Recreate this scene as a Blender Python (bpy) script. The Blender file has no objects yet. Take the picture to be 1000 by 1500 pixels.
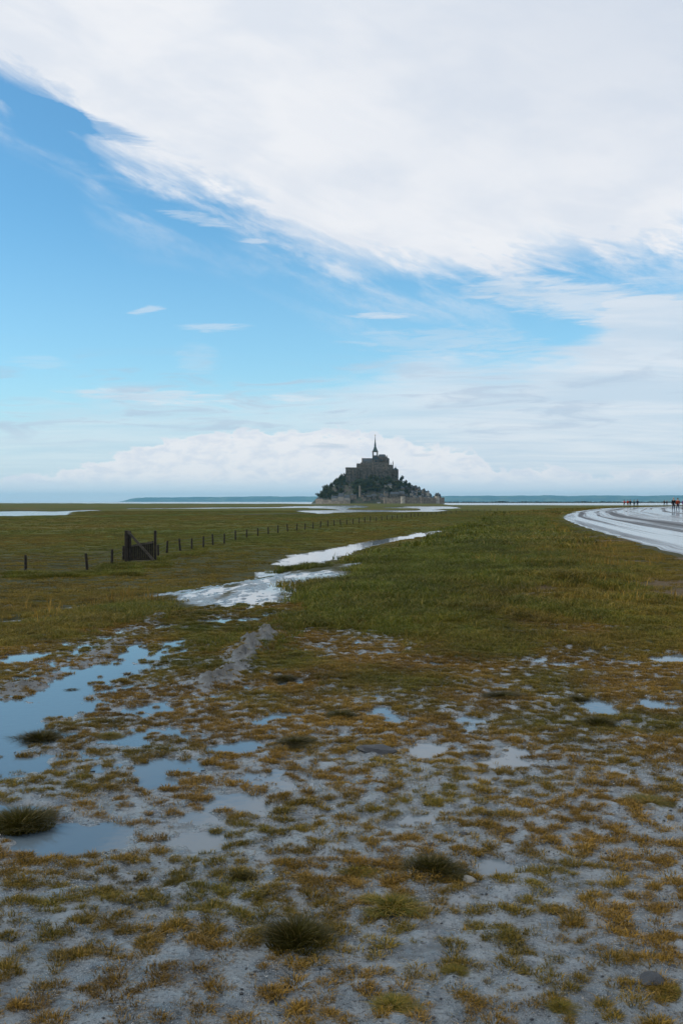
import bpy, bmesh, math, random
import numpy as np
from mathutils import Vector, Matrix
random.seed(7); rng = np.random.default_rng(7)
R = math.radians
S = bpy.context.scene
C = S.collection
F = 1458.0            # focal length in photograph pixels (35 mm on a 24x36 frame held upright)
CAMZ = 1.6

# ------------------------------------------------------------------ camera
cam = bpy.data.cameras.new('camera'); camo = bpy.data.objects.new('camera', cam); C.objects.link(camo)
cam.sensor_fit = 'VERTICAL'; cam.sensor_height = 36; cam.sensor_width = 24; cam.lens = 35
cam.clip_start = 0.05; cam.clip_end = 80000
camo.location = (0, 0, CAMZ); camo.rotation_euler = (R(90 - 0.59), 0, 0)
S.camera = camo
S.view_settings.view_transform = 'Standard'; S.view_settings.look = 'None'
S.view_settings.exposure = 0; S.view_settings.gamma = 1; S.view_settings.use_curve_mapping = False
S.cycles.volume_step_rate = 4

# ------------------------------------------------------------------ node expression helper
class E:
    """a socket that can be used in arithmetic; every operation adds a Math node"""
    def __init__(s, t, k): s.t, s.k = t, k
    def _m(s, op, *a, clamp=False):
        n = s.t.nodes.new('ShaderNodeMath'); n.operation = op; n.use_clamp = clamp
        for i, v in enumerate((s,) + a):
            if isinstance(v, E): s.t.links.new(v.k, n.inputs[i])
            else: n.inputs[i].default_value = v
        return E(s.t, n.outputs[0])
    def __add__(s, o): return s._m('ADD', o)
    __radd__ = __add__
    def __sub__(s, o): return s._m('SUBTRACT', o)
    def __rsub__(s, o): return (s * -1.0) + o
    def __mul__(s, o): return s._m('MULTIPLY', o)
    __rmul__ = __mul__
    def __truediv__(s, o): return s._m('DIVIDE', o)
    def sat(s): return s._m('ADD', 0.0, clamp=True)
    def pw(s, p): return s._m('POWER', p)
    def step(s, a, b):
        n = s.t.nodes.new('ShaderNodeMapRange'); n.interpolation_type = 'SMOOTHSTEP'
        s.t.links.new(s.k, n.inputs['Value'])
        n.inputs['From Min'].default_value = a; n.inputs['From Max'].default_value = b
        return E(s.t, n.outputs['Result'])
    def curve(s, pts, lo, hi, vlo, vhi):
        n = s.t.nodes.new('ShaderNodeFloatCurve')
        x = (s - lo) / (hi - lo)
        s.t.links.new(x.sat().k, n.inputs['Value'])
        c = n.mapping.curves[0]
        P = [((a - lo) / (hi - lo), (b - vlo) / (vhi - vlo)) for a, b in pts]
        while len(c.points) < len(P): c.points.new(0.5, 0.5)
        for q, (a, b) in zip(c.points, P): q.location = (a, b); q.handle_type = 'AUTO'
        n.mapping.update()
        return E(s.t, n.outputs[0]) * (vhi - vlo) + vlo
def xyz(t, sock):
    n = t.nodes.new('ShaderNodeSeparateXYZ'); t.links.new(sock, n.inputs[0]); return [E(t, o) for o in n.outputs]
def comb(t, x, y, z=0.0):
    n = t.nodes.new('ShaderNodeCombineXYZ')
    for i, v in enumerate((x, y, z)):
        if isinstance(v, E): t.links.new(v.k, n.inputs[i])
        else: n.inputs[i].default_value = v
    return n.outputs[0]
def noise(t, vec, scale, detail=4, rough=0.5, dist=0.0, dim='3D'):
    n = t.nodes.new('ShaderNodeTexNoise'); n.noise_dimensions = dim
    if vec is not None: t.links.new(vec, n.inputs['Vector'])
    n.inputs['Scale'].default_value = scale; n.inputs['Detail'].default_value = detail
    n.inputs['Roughness'].default_value = rough; n.inputs['Distortion'].default_value = dist
    return E(t, n.outputs[0])
def mix(t, fac, a, b, mode='MIX'):
    n = t.nodes.new('ShaderNodeMix'); n.data_type = 'RGBA'; n.blend_type = mode
    for key, v in ((0, fac), (6, a), (7, b)):
        if isinstance(v, E): v = v.k
        if isinstance(v, (int, float)): n.inputs[key].default_value = v
        elif isinstance(v, (tuple, list)): n.inputs[key].default_value = tuple(v)[:3] + (1,)
        else: t.links.new(v, n.inputs[key])
    return n.outputs[2]

# ------------------------------------------------------------------ world: Nishita sky with a cloud deck laid over it by direction
SUN_EL, SUN_AZ = R(38), R(-96)          # azimuth measured from straight ahead, negative to the left
w = bpy.data.worlds.new('World'); S.world = w; w.use_nodes = True
t = w.node_tree; t.nodes.clear()
out = t.nodes.new('ShaderNodeOutputWorld'); bg = t.nodes.new('ShaderNodeBackground')
STR = 0.10
bg.inputs['Strength'].default_value = STR; t.links.new(bg.outputs[0], out.inputs[0])
sky = t.nodes.new('ShaderNodeTexSky'); sky.sky_type = 'NISHITA'; sky.sun_disc = False
sky.sun_elevation = SUN_EL; sky.sun_rotation = SUN_AZ
sky.air_density = 1.0; sky.dust_density = 0.4; sky.ozone_density = 2.2
tc = t.nodes.new('ShaderNodeTexCoord')
dx, dy, dz = xyz(t, tc.outputs['Generated'])
az = dx._m('ARCTAN2', dy) * (180 / math.pi)
el = dz._m('ARCSINE') * (180 / math.pi)
elp = el._m('MAXIMUM', 0.0)
def A(px): return math.degrees(math.atan((px - 500) / F))
def L(py): return math.degrees(math.atan((735 - py) / F))
# coordinates of a cloud layer overhead: shapes crowd and flatten towards the horizon as a real deck does
h = dz._m('MAXIMUM', 0.0) + 0.09
cp = comb(t, dx / h, dy / h, 0.0)
cps = comb(t, (dx / h) * 0.55 + (dy / h) * 0.25, (dy / h) * 1.5, 3.0)
ang = comb(t, az * 0.10, el * 0.24, 0.0)        # gentle billow coordinates
angs = comb(t, az * 0.06 - el * 0.03, el * 0.42, 5.0)       # streaky
n_big = noise(t, ang, 2.2, 7, 0.55, 0.4)
n_str = noise(t, angs, 3.0, 9, 0.62, 0.9)
n_fine = noise(t, angs, 8.0, 8, 0.65, 0.6)
n_edge = noise(t, comb(t, az * 0.07 - el * 0.03, el * 0.30 + az * 0.11, 2.0), 2.2, 9, 0.56, 0.4)
n_edge2 = noise(t, comb(t, az * 0.12 - el * 0.04, el * 0.28 + az * 0.11, 6.0), 7.0, 9, 0.66, 0.2)
n_deck = noise(t, cps, 1.3, 8, 0.6, 0.5)
n_cum = noise(t, comb(t, az * 0.24, el * 0.5, 9.0), 3.2, 9, 0.62, 0.3)
def edge(pts): return az.curve([(A(p), L(q)) for p, q in pts], -30, 30, -4, 40)
skyveil = el.step(17.0, 4.0) * 0.22
e1 = edge([(-280, 60), (0, 138), (60, 150), (115, 176), (135, 218), (180, 246), (240, 265), (300, 279), (360, 300), (430, 345), (500, 378), (580, 389), (660, 392), (740, 388), (820, 372), (900, 355), (1000, 347), (1300, 350)])
d1 = (el - e1) + (n_edge - 0.5) * 3.2 + (n_edge2 - 0.5) * 0.9 + 0.35 + az.step(8.0, 19.0) * 0.9
m1 = d1.step(-0.9, 1.9).pw(0.8)
m1 = (m1 * 0.98 + d1.step(-4.6, 0.6) * 0.5 * n_edge.step(0.42, 0.68) * (n_edge2.step(0.3, 0.6) * 0.6 + 0.4)).sat()
# blue gap that bites in between the lobe on the left and the cloud above it
def blob(px, py, rx, ry, rot=0.0):
    ca, sa = math.cos(rot), math.sin(rot)
    u = az - A(px); v = el - L(py)
    a = (u * ca + v * sa) / (rx / F * 57.3); b = (v * ca - u * sa) / (ry / F * 57.3)
    return a * a + b * b
gap = ((blob(110, 196, 120, 15, -0.22) * -1.0) + 1.0 + (n_fine - 0.5) * 1.6).step(-0.1, 0.9)
m1 = (m1 - gap * 0.75).sat()
# low deck
e2 = edge([(-280, 600), (0, 600), (120, 575), (300, 572), (450, 560), (560, 530), (640, 505), (720, 520), (790, 512), (835, 500), (870, 478), (900, 440), (1000, 424), (1300, 410)])
d2 = (e2 - el) + (n_str - 0.5) * 4.2 + (n_fine - 0.5) * 1.8
m2 = d2.step(-0.6, 1.8) * (az.step(A(380), A(880)) * 0.36 + 0.5) + d2.step(0.5, 3.5) * 0.22
# tongue of cloud on the right
tg = ((blob(850, 448, 180, 30, -0.18) * -1.0) + 1.0 + (n_fine - 0.5) * 2.6 + (n_str - 0.5) * 2.2).step(-0.3, 1.0)
# little wisps
def wisp(px, py, rx, ry, rot=0.0): return ((blob(px, py, rx, ry, rot) * -1.0) + 1.0 + (n_fine - 0.5) * 3.0).step(0.1, 1.1)
wz = wisp(215, 583, 130, 13, -0.02) * 0.9 + wisp(430, 582, 60, 8) * 0.7 + wisp(215, 460, 34, 7, 0.2) * 0.55 + wisp(310, 483, 70, 8, 0.03) * 0.5 + wisp(556, 463, 66, 6, -0.02) * 0.75 + wisp(290, 530, 40, 30) * 0.25 \
   + wisp(290, 325, 70, 10, -0.15) * 0.5 + wisp(60, 540, 50, 12) * 0.2 + wisp(650, 500, 160, 26, 0.0) * 0.4 + wisp(745, 402, 50, 8, 0.05) * 0.5 + wisp(370, 356, 26, 5, 0.0) * 0.6
# cumulus heads along the horizon
e3 = edge([(-280, 690), (0, 702), (60, 692), (150, 672), (200, 655), (270, 640), (400, 630), (540, 634), (620, 648), (690, 662), (740, 690), (800, 682), (850, 696), (940, 690), (1300, 690)])
d3 = (e3 - el) + (n_cum - 0.5) * 2.6
m3 = d3.step(-0.08, 0.22) * el.step(L(722), L(700))
m_thin = (m2 + tg * 0.85 + wz * (1.0 - m2.sat())).sat()
# colours (linear radiance before the 0.1 strength)
skc = mix(t, 1.0, sky.outputs[0], (0.90, 1.52, 1.66), 'MULTIPLY')
n_sh = noise(t, ang, 1.1, 6, 0.5, 0.3)
sh = (n_sh * 0.7 + n_edge * 0.3).step(0.40, 0.62)
hor = el.step(9.0, 0.5)
skc = mix(t, hor * 0.5, skc, (5.6, 7.6, 9.0))
skc = mix(t, skyveil, skc, (6.2, 7.7, 8.8))
white = mix(t, sh, (8.7, 8.9, 9.3), (7.5, 8.0, 8.8))
topgrey = el.step(13.0, 27.0) * az.step(-8.0, 18.0)
white = mix(t, topgrey * 0.75, white, (6.2, 6.9, 8.0))
deckc = mix(t, n_deck.step(0.35, 0.65), (7.9, 8.3, 8.9), (6.2, 7.2, 8.3))
col = mix(t, m_thin * 0.88, skc, deckc)
darkst = (n_str.step(0.50, 0.66) * el.step(2.6, 4.4) * el.step(9.2, 6.4) * 0.5)
col = mix(t, darkst, col, (4.5, 5.7, 7.2))
col = mix(t, m3 * 0.92, col, mix(t, n_cum.step(0.42, 0.66), (8.9, 8.95, 9.2), (7.4, 7.9, 8.7)))
col = mix(t, (wisp(480, 653, 36, 7) * 0.6 + wisp(620, 667, 22, 3) * 0.4).sat(), col, (5.0, 6.1, 7.4))
# pale band at the very horizon
col = mix(t, el.step(1.7, 0.5) * 0.75, col, (7.2, 8.1, 9.0))
col = mix(t, m1, col, white)
# below the horizon
t.links.new(col, bg.inputs['Color'])

sun = bpy.data.lights.new('sun', 'SUN'); suno = bpy.data.objects.new('sun', sun); C.objects.link(suno)
sun.energy = 2.3; sun.angle = R(10); sun.color = (1.0, 0.95, 0.87)
sd = Vector((math.sin(SUN_AZ) * math.cos(SUN_EL), math.cos(SUN_AZ) * math.cos(SUN_EL), math.sin(SUN_EL)))
suno.rotation_euler = (-sd).to_track_quat('-Z', 'Y').to_euler()

# ------------------------------------------------------------------ object helpers
def mesh_obj(name, verts, faces, mat=None, parent=None, smooth=False, loc=None):
    me = bpy.data.meshes.new(name)
    me.from_pydata([tuple(v) for v in verts], [], [tuple(f) for f in faces]); me.update()
    if mat: me.materials.append(mat)
    if smooth: me.polygons.foreach_set('use_smooth', [True] * len(me.polygons))
    o = bpy.data.objects.new(name, me); C.objects.link(o)
    if parent: o.parent = parent
    if loc is not None: o.location = loc
    return o
def bm_obj(name, bm, mat=None, parent=None, smooth=False, loc=None):
    me = bpy.data.meshes.new(name); bm.to_mesh(me); bm.free()
    if mat: me.materials.append(mat)
    if smooth: me.polygons.foreach_set('use_smooth', [True] * len(me.polygons))
    o = bpy.data.objects.new(name, me); C.objects.link(o)
    if parent: o.parent = parent
    if loc is not None: o.location = loc
    return o
def tag(o, label, cat, group=None, kind=None):
    o['label'] = label; o['category'] = cat
    if group: o['group'] = group
    if kind: o['kind'] = kind
    return o
def empty(name, loc=(0, 0, 0), rz=0.0):
    o = bpy.data.objects.new(name, None); C.objects.link(o); o.location = loc; o.rotation_euler = (0, 0, rz)
    o.empty_display_size = 0.3; return o
def structure(o, label=None):
    o['kind'] = 'structure'
    if label: o['label'] = label
    return o
def copy_tree(o, parent=None):
    c = o.copy(); C.objects.link(c)
    if parent: c.parent = parent
    for ch in o.children: copy_tree(ch, c)
    return c
def box(bm, x0, x1, y0, y1, z0, z1, bev=0.0, jit=0.0):
    vs = [bm.verts.new((x + random.uniform(-jit, jit), y + random.uniform(-jit, jit), z + random.uniform(-jit, jit)))
          for z in (z0, z1) for (x, y) in ((x0, y0), (x1, y0), (x1, y1), (x0, y1))]
    fs = [bm.faces.new([vs[i] for i in f]) for f in ((3, 2, 1, 0), (4, 5, 6, 7), (0, 1, 5, 4), (1, 2, 6, 5), (2, 3, 7, 6), (3, 0, 4, 7))]
    if bev:
        es = list({e for f in fs for e in f.edges}); bmesh.ops.bevel(bm, geom=es, offset=bev, segments=1, affect='EDGES')
def beam(bm, a, b, wx, wy, bev=0.0):
    a, b = Vector(a), Vector(b); d = (b - a); ln = d.length; q = d.to_track_quat('Z', 'Y').to_matrix().to_4x4()
    n0 = len(bm.verts); box(bm, -wx / 2, wx / 2, -wy / 2, wy / 2, 0, ln, bev)
    bm.verts.ensure_lookup_table()
    bmesh.ops.transform(bm, matrix=Matrix.Translation(a) @ q, verts=bm.verts[n0:])
def prism_roof(bm, x0, x1, y0, y1, z0, z1, along='x', hip=0.0):
    if along == 'x':
        ym = (y0 + y1) / 2; v = [(x0, y0, z0), (x1, y0, z0), (x1, y1, z0), (x0, y1, z0), (x0 + hip, ym, z1), (x1 - hip, ym, z1)]
        f = [(0, 1, 5, 4), (2, 3, 4, 5), (1, 2, 5), (3, 0, 4), (3, 2, 1, 0)]
    else:
        xm = (x0 + x1) / 2; v = [(x0, y0, z0), (x1, y0, z0), (x1, y1, z0), (x0, y1, z0), (xm, y0 + hip, z1), (xm, y1 - hip, z1)]
        f = [(0, 1, 4), (1, 2, 5, 4), (2, 3, 5), (3, 0, 4, 5), (3, 2, 1, 0)]
    vs = [bm.verts.new(p) for p in v]
    for q in f: bm.faces.new([vs[i] for i in q])
def cone(bm, x, y, z0, z1, r0, r1, n=8, rot=0.0):
    a = [bm.verts.new((x + r0 * math.cos(rot + i * 2 * math.pi / n), y + r0 * math.sin(rot + i * 2 * math.pi / n), z0)) for i in range(n)]
    b = [bm.verts.new((x + r1 * math.cos(rot + i * 2 * math.pi / n), y + r1 * math.sin(rot + i * 2 * math.pi / n), z1)) for i in range(n)]
    for i in range(n): bm.faces.new((a[i], a[(i + 1) % n], b[(i + 1) % n], b[i]))
    bm.faces.new(a[::-1]); bm.faces.new(b)

# ------------------------------------------------------------------ numpy noise
P_ = rng.permutation(4096); G_ = rng.random(4096) * 2 * np.pi
GX, GY = np.cos(G_), np.sin(G_)
def perlin(x, y, seed=0):
    xi = np.floor(x).astype(np.int64); yi = np.floor(y).astype(np.int64); fx = x - xi; fy = y - yi
    u = fx * fx * fx * (fx * (fx * 6 - 15) + 10); v = fy * fy * fy * (fy * (fy * 6 - 15) + 10)
    def g(ix, iy, ddx, ddy):
        hh = P_[(P_[(ix + seed * 131) & 4095] + iy) & 4095]; return GX[hh] * ddx + GY[hh] * ddy
    a = g(xi, yi, fx, fy); b = g(xi + 1, yi, fx - 1, fy); c = g(xi, yi + 1, fx, fy - 1); d = g(xi + 1, yi + 1, fx - 1, fy - 1)
    return ((a + u * (b - a)) + v * ((c + u * (d - c)) - (a + u * (b - a)))) * 1.5
def fbm(x, y, o=4, seed=0, gain=0.5):
    s = 0; a = 1.0; tot = 0
    for i in range(o): s = s + a * perlin(x * 2 ** i + i * 17.3, y * 2 ** i - i * 9.1, seed + i); tot += a; a *= gain
    return s / tot
def sst(a, b, x):
    k = np.clip((x - a) / (b - a), 0, 1); return k * k * (3 - 2 * k)

# ------------------------------------------------------------------ lie of the land
RY = np.array([-60, -20, 0, 25.7, 50, 83, 130, 202, 300, 450, 800, 3000.])
RX = np.array([-3, 1.6, 4.6, 8.7, 12.3, 18.2, 29.6, 52.5, 103, 200, 440, 2100.])
def road_x(y): return np.interp(y, RY, RX) if np.ndim(y) == 0 else sum(np.interp(y + k, RY, RX) for k in (-9, -3, 3, 9)) / 4
MARSH = -2.2; SEA = -2.78; ROADW = 17.0
def base(x, y):
    """smooth ground height without small relief"""
    s = road_x(y) - x                                        # metres left of the road edge
    low = MARSH * sst(8, 52, y - 0.25 * np.clip(x, -40, 0)) 
    crest = 0.08 + 0.08 * sst(8, 25, y) + 0.04 * np.sin(y * 0.11)
    top = crest * sst(7, 15, y)
    si = np.interp(y, [12, 24, 34, 60], [6.6, 6.0, 4.6, 4.2]); k = sst(6.6, 0.0, s - si + (0.8 * np.sin(y * 0.19) + 0.5 * np.sin(y * 0.47 + 1)) * sst(10, 20, y))                             # 1 on the bank
    far = sst(-ROADW - 22, -ROADW - 6, s)
    k = k * far
    z = low * (1 - k) + top * k
    rd = sst(1.6, 0.2, s) * sst(-ROADW - 1.6, -ROADW - 0.2, s)
    return z * (1 - rd) + (0.24) * rd
def at(px, py, zo=0.0):
    """ground point seen at a photograph pixel"""
    sx, sz = (px - 500) / F, (py - 735) / F
    d = 1.5
    while d < 4000:
        if CAMZ - sz * d <= float(base(np.array([sx * d]), np.array([d]))[0]) + zo: break
        d *= 1.004
    return (sx * d, d)
def polyline_dist(x, y, pts):
    best = np.full(np.shape(x), 1e9); par = np.zeros(np.shape(x))
    for i in range(len(pts) - 1):
        (ax, ay), (bx, by) = pts[i], pts[i + 1]; L2 = (bx - ax) ** 2 + (by - ay) ** 2
        k = np.clip(((x - ax) * (bx - ax) + (y - ay) * (by - ay)) / L2, 0, 1)
        d = np.hypot(x - ax - k * (bx - ax), y - ay - k * (by - ay)); m = d < best
        best = np.where(m, d, best); par = np.where(m, i + k, par)
    return best, par
TRACK = [at(*p) for p in ((-120, 1110), (0, 1060), (90, 1012), (190, 965), (270, 925), (335, 885), (385, 846), (440, 822), (490, 808), (560, 793), (620, 783), (668, 776), (720, 768))]
TRW = [0.8, 0.62, 0.62, 0.75, 1.1, 1.8, 2.6, 2.3, 1.5, 1.25, 1.3, 1.4, 1.4]
RIDGE1 = [at(*p) for p in ((278, 1022), (320, 1000), (345, 975), (370, 948), (392, 925))]
RIDGE2 = [at(*p) for p in ((-90, 1040), (0, 1022), (40, 1006), (90, 985), (150, 955), (200, 925), (235, 905))]
# puddles: pixel centre, half width in pixels, half height in pixels
PUD_ALL = [(115, 1232, 62, 20, 1), (240, 1125, 36, 11, 1), (228, 1148, 24, 8, 1), (350, 1098, 26, 8, 1), (40, 1190, 60, 9, .6), (578, 1056, 18, 7, 1), (878, 1040, 20, 10, 1),
       (955, 1033, 18, 7, 1), (720, 1272, 40, 12, .7), (385, 1398, 40, 26, .5), (295, 1235, 45, 15, .7), (30, 965, 34, 8, 1), (10, 915, 20, 5, 1), (760, 1104, 16, 5, .9), (625, 1100, 22, 10, .8),
       (700, 1058, 22, 7, .7), (560, 1195, 30, 8, .5), (900, 1130, 28, 8, .6), (640, 975, 22, 5, .8), (800, 972, 24, 5, .7), (990, 965, 26, 6, .8), (395, 882, 32, 5, 1.2), (430, 905, 40, 5, .5),
       (70, 1290, 50, 14, .5), (500, 965, 20, 5, .5), (430, 1000, 26, 8, .6), (860, 1215, 30, 8, .5), (115, 893, 24, 4, .9), (350, 1180, 40, 10, .6), (20, 1085, 60, 22, 1.0), (540, 1140, 26, 7, .5), (830, 1330, 34, 9, .4)]
PUD = [p for p in PUD_ALL if p[4] > .55]
PW = []
for a, b, c, d, k in PUD:
    x0, y0 = at(a, b); xa, _ = at(a + c, b); _, yb = at(a, b - d); _, yc = at(a, b + d)
    PW.append((x0, (yb + yc) / 2, abs(xa - x0), max(0.02, abs(yb - yc) / 2), k))
def meadow(x, y):
    """0 on the muddy flat in front, 1 on the grown bank and marsh"""
    s = road_x(y) - x
    n = fbm(x * 0.5, y * 0.5, 3, 5)
    bank = sst(8.6, 13.2, y + n * 5.0 + 0.10 * x) * sst(14.5, 10.5, s + n * 2)
    left = sst(11.5, 19, y + n * 4)*0.92
    lush = sst(0.0, 0.35, fbm(x * 0.33 + 5, y * 0.18, 3, 9)) * sst(7, 11, y) * 0.5
    return np.clip(np.maximum(np.maximum(bank, left), lush), 0, 1)
def wet(x, y):
    d, p = polyline_dist(x, y, TRACK); wdt = np.interp(p, np.arange(len(TRW)), TRW)
    W = (0.80 + 0.45 * sst(11, 24, y)) * np.exp(-(d / wdt) ** 2 * 1.2) * (0.60 + 1.5 * np.clip(fbm(x * 0.55, y * 0.22, 3, 141) + 0.12, -0.3, 0.5) + 0.05 * sst(9.5, 7, y) + 0.75 * sst(58, 75, y))
    mudflat = sst(13, 9, y) * sst(3.6, 6.2, y + 0.4 * np.abs(x)) * (x < 30)
    W = np.maximum(W, mudflat * (0.36 * sst(0.0, 0.42, fbm(x * 1.7 + 4, y * 1.7, 4, 191)) + 0.16 * sst(0.5, -2.5, x)))
    for (a, b, c, e, k) in PW:
        W = np.maximum(W, k * 1.3 * np.exp(-0.9 * (((x - a) / c) ** 2 + ((y - b) / e) ** 2)))
    return W
def relief(x, y):
    """small relief in metres and the share of it that is a bare mud ridge"""
    r = np.hypot(x, y); near = sst(60, 14, r)
    n1 = fbm(x * 2.3, y * 2.3, 3, 11); n2 = fbm(x * 8, y * 8, 3, 21); n3 = fbm(x * 0.6, y * 0.6, 3, 31)
    M = meadow(x, y)
    z = 0.012 + n2 * 0.012 * near + n1 * 0.016 * (0.4 + 0.6 * near) + n3 * 0.03 * (1 - near * 0.55) + M * 0.02
    z = z + sst(0.02, 0.4, fbm(x * 7.5 + 3, y * 7.5, 2, 77)) * 0.010 * near
    Wt = wet(x, y); z = z + (fbm(x * 3.6, y * 2.4, 5, 151, 0.72) * 0.075 + fbm(x * 1.1, y * 0.45, 3, 153) * 0.02) * np.clip(Wt, 0, 1) * sst(4.5, 9, y); z = z - Wt * (0.040 + 0.008 * sst(20, 50, y))
    R1, p1 = polyline_dist(x, y, RIDGE1); R2, p2 = polyline_dist(x, y, RIDGE2)
    rw = 0.13 + 0.09 * n1 + 0.05 * n2
    rg = np.exp(-(R1 / (rw * 1.0)) ** 2) * sst(0, 0.6, p1) * 0.042 * (1 + 1.2 * n2) * (1 + 0.8 * n1) + np.exp(-(R2 / (rw * 1.1)) ** 2) * 0.038 * (0.75 + n3 + 0.8 * n1)
    z = z + rg * (1 + n2 * 0.7 + 0.35 * fbm(x * 22, y * 22, 2, 181)) 
    # clods and ruts
    sx = road_x(y) - x
    hum = sst(20, 60, r) * (1 - sst(-3, 2, -sx))
    z = z + sst(11, 17, y) * sst(120, 60, y) * sst(1.0, 3.0, sx) * (1 - np.clip(Wt * 1.6, 0, 1)) * (fbm(x * 0.75, y * 0.6, 3, 161) * 0.16 + 0.04)
    z = z + hum * (1 - np.clip(Wt * 1.6, 0, 1)) * (fbm(x * 0.12, y * 0.12, 4, 41) * 0.10 + fbm(x * .5, y * .3, 2, 43) * 0.05) * sst(900, 300, r)
    return z, np.clip(rg / 0.045, 0, 1)
# tidal channels and shore beyond the marsh (capsules on the marsh plane)
CH = [((-60, 745.6), (185, 744.9), 0.5), ((-260, 755.5), (60, 751), 3.3), ((60, 750), (135, 746.6), 1.3), ((-100, 758.6), (120, 756.6), 0.8), ((110, 756.9), (290, 754.2), 0.7), ((195, 744.2), (480, 742.6), 0.85),
      ((330, 753.4), (470, 751.2), 1.1), ((455, 748.0), (630, 747.5), 2.3), ((600, 744), (642, 743), 2.2), ((430, 742.2), (520, 741.6), 1.2), ((470, 743), (520, 745), 1.6), ((200, 763), (250, 761), 0.35), ((90,829),(160,826),0.5),((250,818.5),(330,815),0.5)]
ISL = [((522, 744.6), (602, 745.2), 0.95)]
def marsh_dip(x, y):
    yy = np.maximum(y, 1.0); px = 500 + F * x / yy; py = 735 + F * (CAMZ - MARSH) / yy
    nz = fbm(x * 0.02, y * 0.006, 4, 61)
    m = np.zeros(np.shape(x))
    for (a, b, wd) in CH:
        d, _ = polyline_dist(px / 14.0, py, [(a[0] / 14.0, a[1]), (b[0] / 14.0, b[1])])
        m = np.maximum(m, sst(1.35, 0.75, d / wd + nz * 1.1))
    for (a, b, wd) in ISL:
        d, _ = polyline_dist(px / 14.0, py, [(a[0] / 14.0, a[1]), (b[0] / 14.0, b[1])])
        m = m * sst(0.7, 1.3, d / wd + nz * 0.5)
    m = m * sst(150, 190, y) 
    shore = np.interp(px, [-3000, 0, 170, 420, 470, 560, 640, 660, 1000, 4000], [736.6, 736.8, 737.2, 737.6, 738.2, 736.9, 737.4, 739.6, 739.9, 740.2]) + nz * 0.35
    m = np.maximum(m, sst(0.25, -0.25, py - shore) * (y > 200))
    return m

# ------------------------------------------------------------------ materials
def material(name):
    m = bpy.data.materials.new(name); m.use_nodes = True; t = m.node_tree
    return m, t, t.nodes['Principled BSDF']
def simple(name, col, rough=0.7, var=0.25, scale=2.0, bump=0.3, spec=0.3, dist=0.02):
    m, t, b = material(name); g = t.nodes.new('ShaderNodeTexCoord')
    n = noise(t, g.outputs['Object'], scale, 6, 0.6)
    c = mix(t, n.step(0.3, 0.7), tuple(v * (1 - var) for v in col), tuple(v * (1 + var) for v in col))
    t.links.new(c, b.inputs['Base Color']); b.inputs['Roughness'].default_value = rough; b.inputs['Specular IOR Level'].default_value = spec
    if bump:
        bp = t.nodes.new('ShaderNodeBump'); bp.inputs['Strength'].default_value = bump; bp.inputs['Distance'].default_value = dist
        t.links.new(n.k, bp.inputs['Height']); t.links.new(bp.outputs[0], b.inputs['Normal'])
    return m
def attr(t, name, kind='GEOMETRY'):
    n = t.nodes.new('ShaderNodeAttribute'); n.attribute_name = name; n.attribute_type = kind; return E(t, n.outputs['Fac'])
def pos(t): return t.nodes.new('ShaderNodeNewGeometry').outputs['Position']
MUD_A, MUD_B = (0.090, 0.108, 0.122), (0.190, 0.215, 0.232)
def ground_material():
    m, t, b = material('wet_ground'); P = pos(t); x, y, z = xyz(t, P)
    gr = attr(t, 'grown'); rg = attr(t, 'ridge'); dist = attr(t, 'far'); bare = attr(t, 'bare')
    nf = noise(t, P, 52, 7, 0.7); nm = noise(t, P, 7, 6, 0.6); nl = noise(t, P, 0.9, 5, 0.55)
    nbig = noise(t, comb(t, x * 0.03, y * 0.016, 0.0), 1.0, 6, 0.6)
    nstr = noise(t, comb(t, x * 0.25, y * 0.05, 0.0), 1.0, 7, 0.65)
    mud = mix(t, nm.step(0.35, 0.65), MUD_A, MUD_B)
    mud = mix(t, nf.step(0.53, 0.60) * 0.85, mud, (0.016, 0.016, 0.016))
    mud = mix(t, rg * 0.8, mud, mix(t, nf.step(0.4, 0.6), (0.040, 0.038, 0.032), (0.115, 0.108, 0.094)))
    soil = mix(t, nl.step(0.35, 0.65), (0.032, 0.034, 0.008), (0.050, 0.044, 0.010))
    grass = mix(t, nbig.step(0.42, 0.62), (0.056, 0.068, 0.009), (0.092, 0.076, 0.013))
    grass = mix(t, nstr.step(0.50, 0.72) * 0.6, grass, (0.024, 0.029, 0.007))
    grass = mix(t, nstr.step(0.38, 0.26) * 0.5, grass, (0.095, 0.080, 0.020))
    g2 = mix(t, dist.step(0.25, 0.8), soil, grass)
    col = mix(t, (gr + (nm - 0.5) * 0.5).step(0.25, 0.6), mud, g2)
    col = mix(t, (bare + (nm - 0.5) * 1.1 + (nf - 0.5) * 1.3).step(0.35, 0.7), col, mix(t, nf.step(0.4, 0.6), (0.07, 0.045, 0.020), (0.13, 0.095, 0.055)))
    # sea bed and banks below the turf are bare silt
    silt = z.step(-2.42, -2.62)
    col = mix(t, silt, col, mix(t, nbig.step(0.4, 0.6), (0.045, 0.042, 0.03), (0.075, 0.068, 0.05)))
    t.links.new(col, b.inputs['Base Color'])
    ro = dist * 0.3 + (nm.step(0.36, 0.60) * 0.18 + 0.15) + gr.step(0.2, 0.6) * 0.4 + rg * 0.45 + bare * 0.2
    t.links.new(ro.sat().k, b.inputs['Roughness']); 
    sp = 1.0 - gr.step(0.2, 0.7) * 0.92
    t.links.new((sp - rg * 0.75).sat().k, b.inputs['Specular IOR Level'])
    bp = t.nodes.new('ShaderNodeBump'); bp.inputs['Strength'].default_value = 1.0; bp.inputs['Distance'].default_value = 0.022
    t.links.new((nf * 1.2 + nm * 1.4).k, bp.inputs['Height']); t.links.new(bp.outputs[0], b.inputs['Normal'])
    return m
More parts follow.
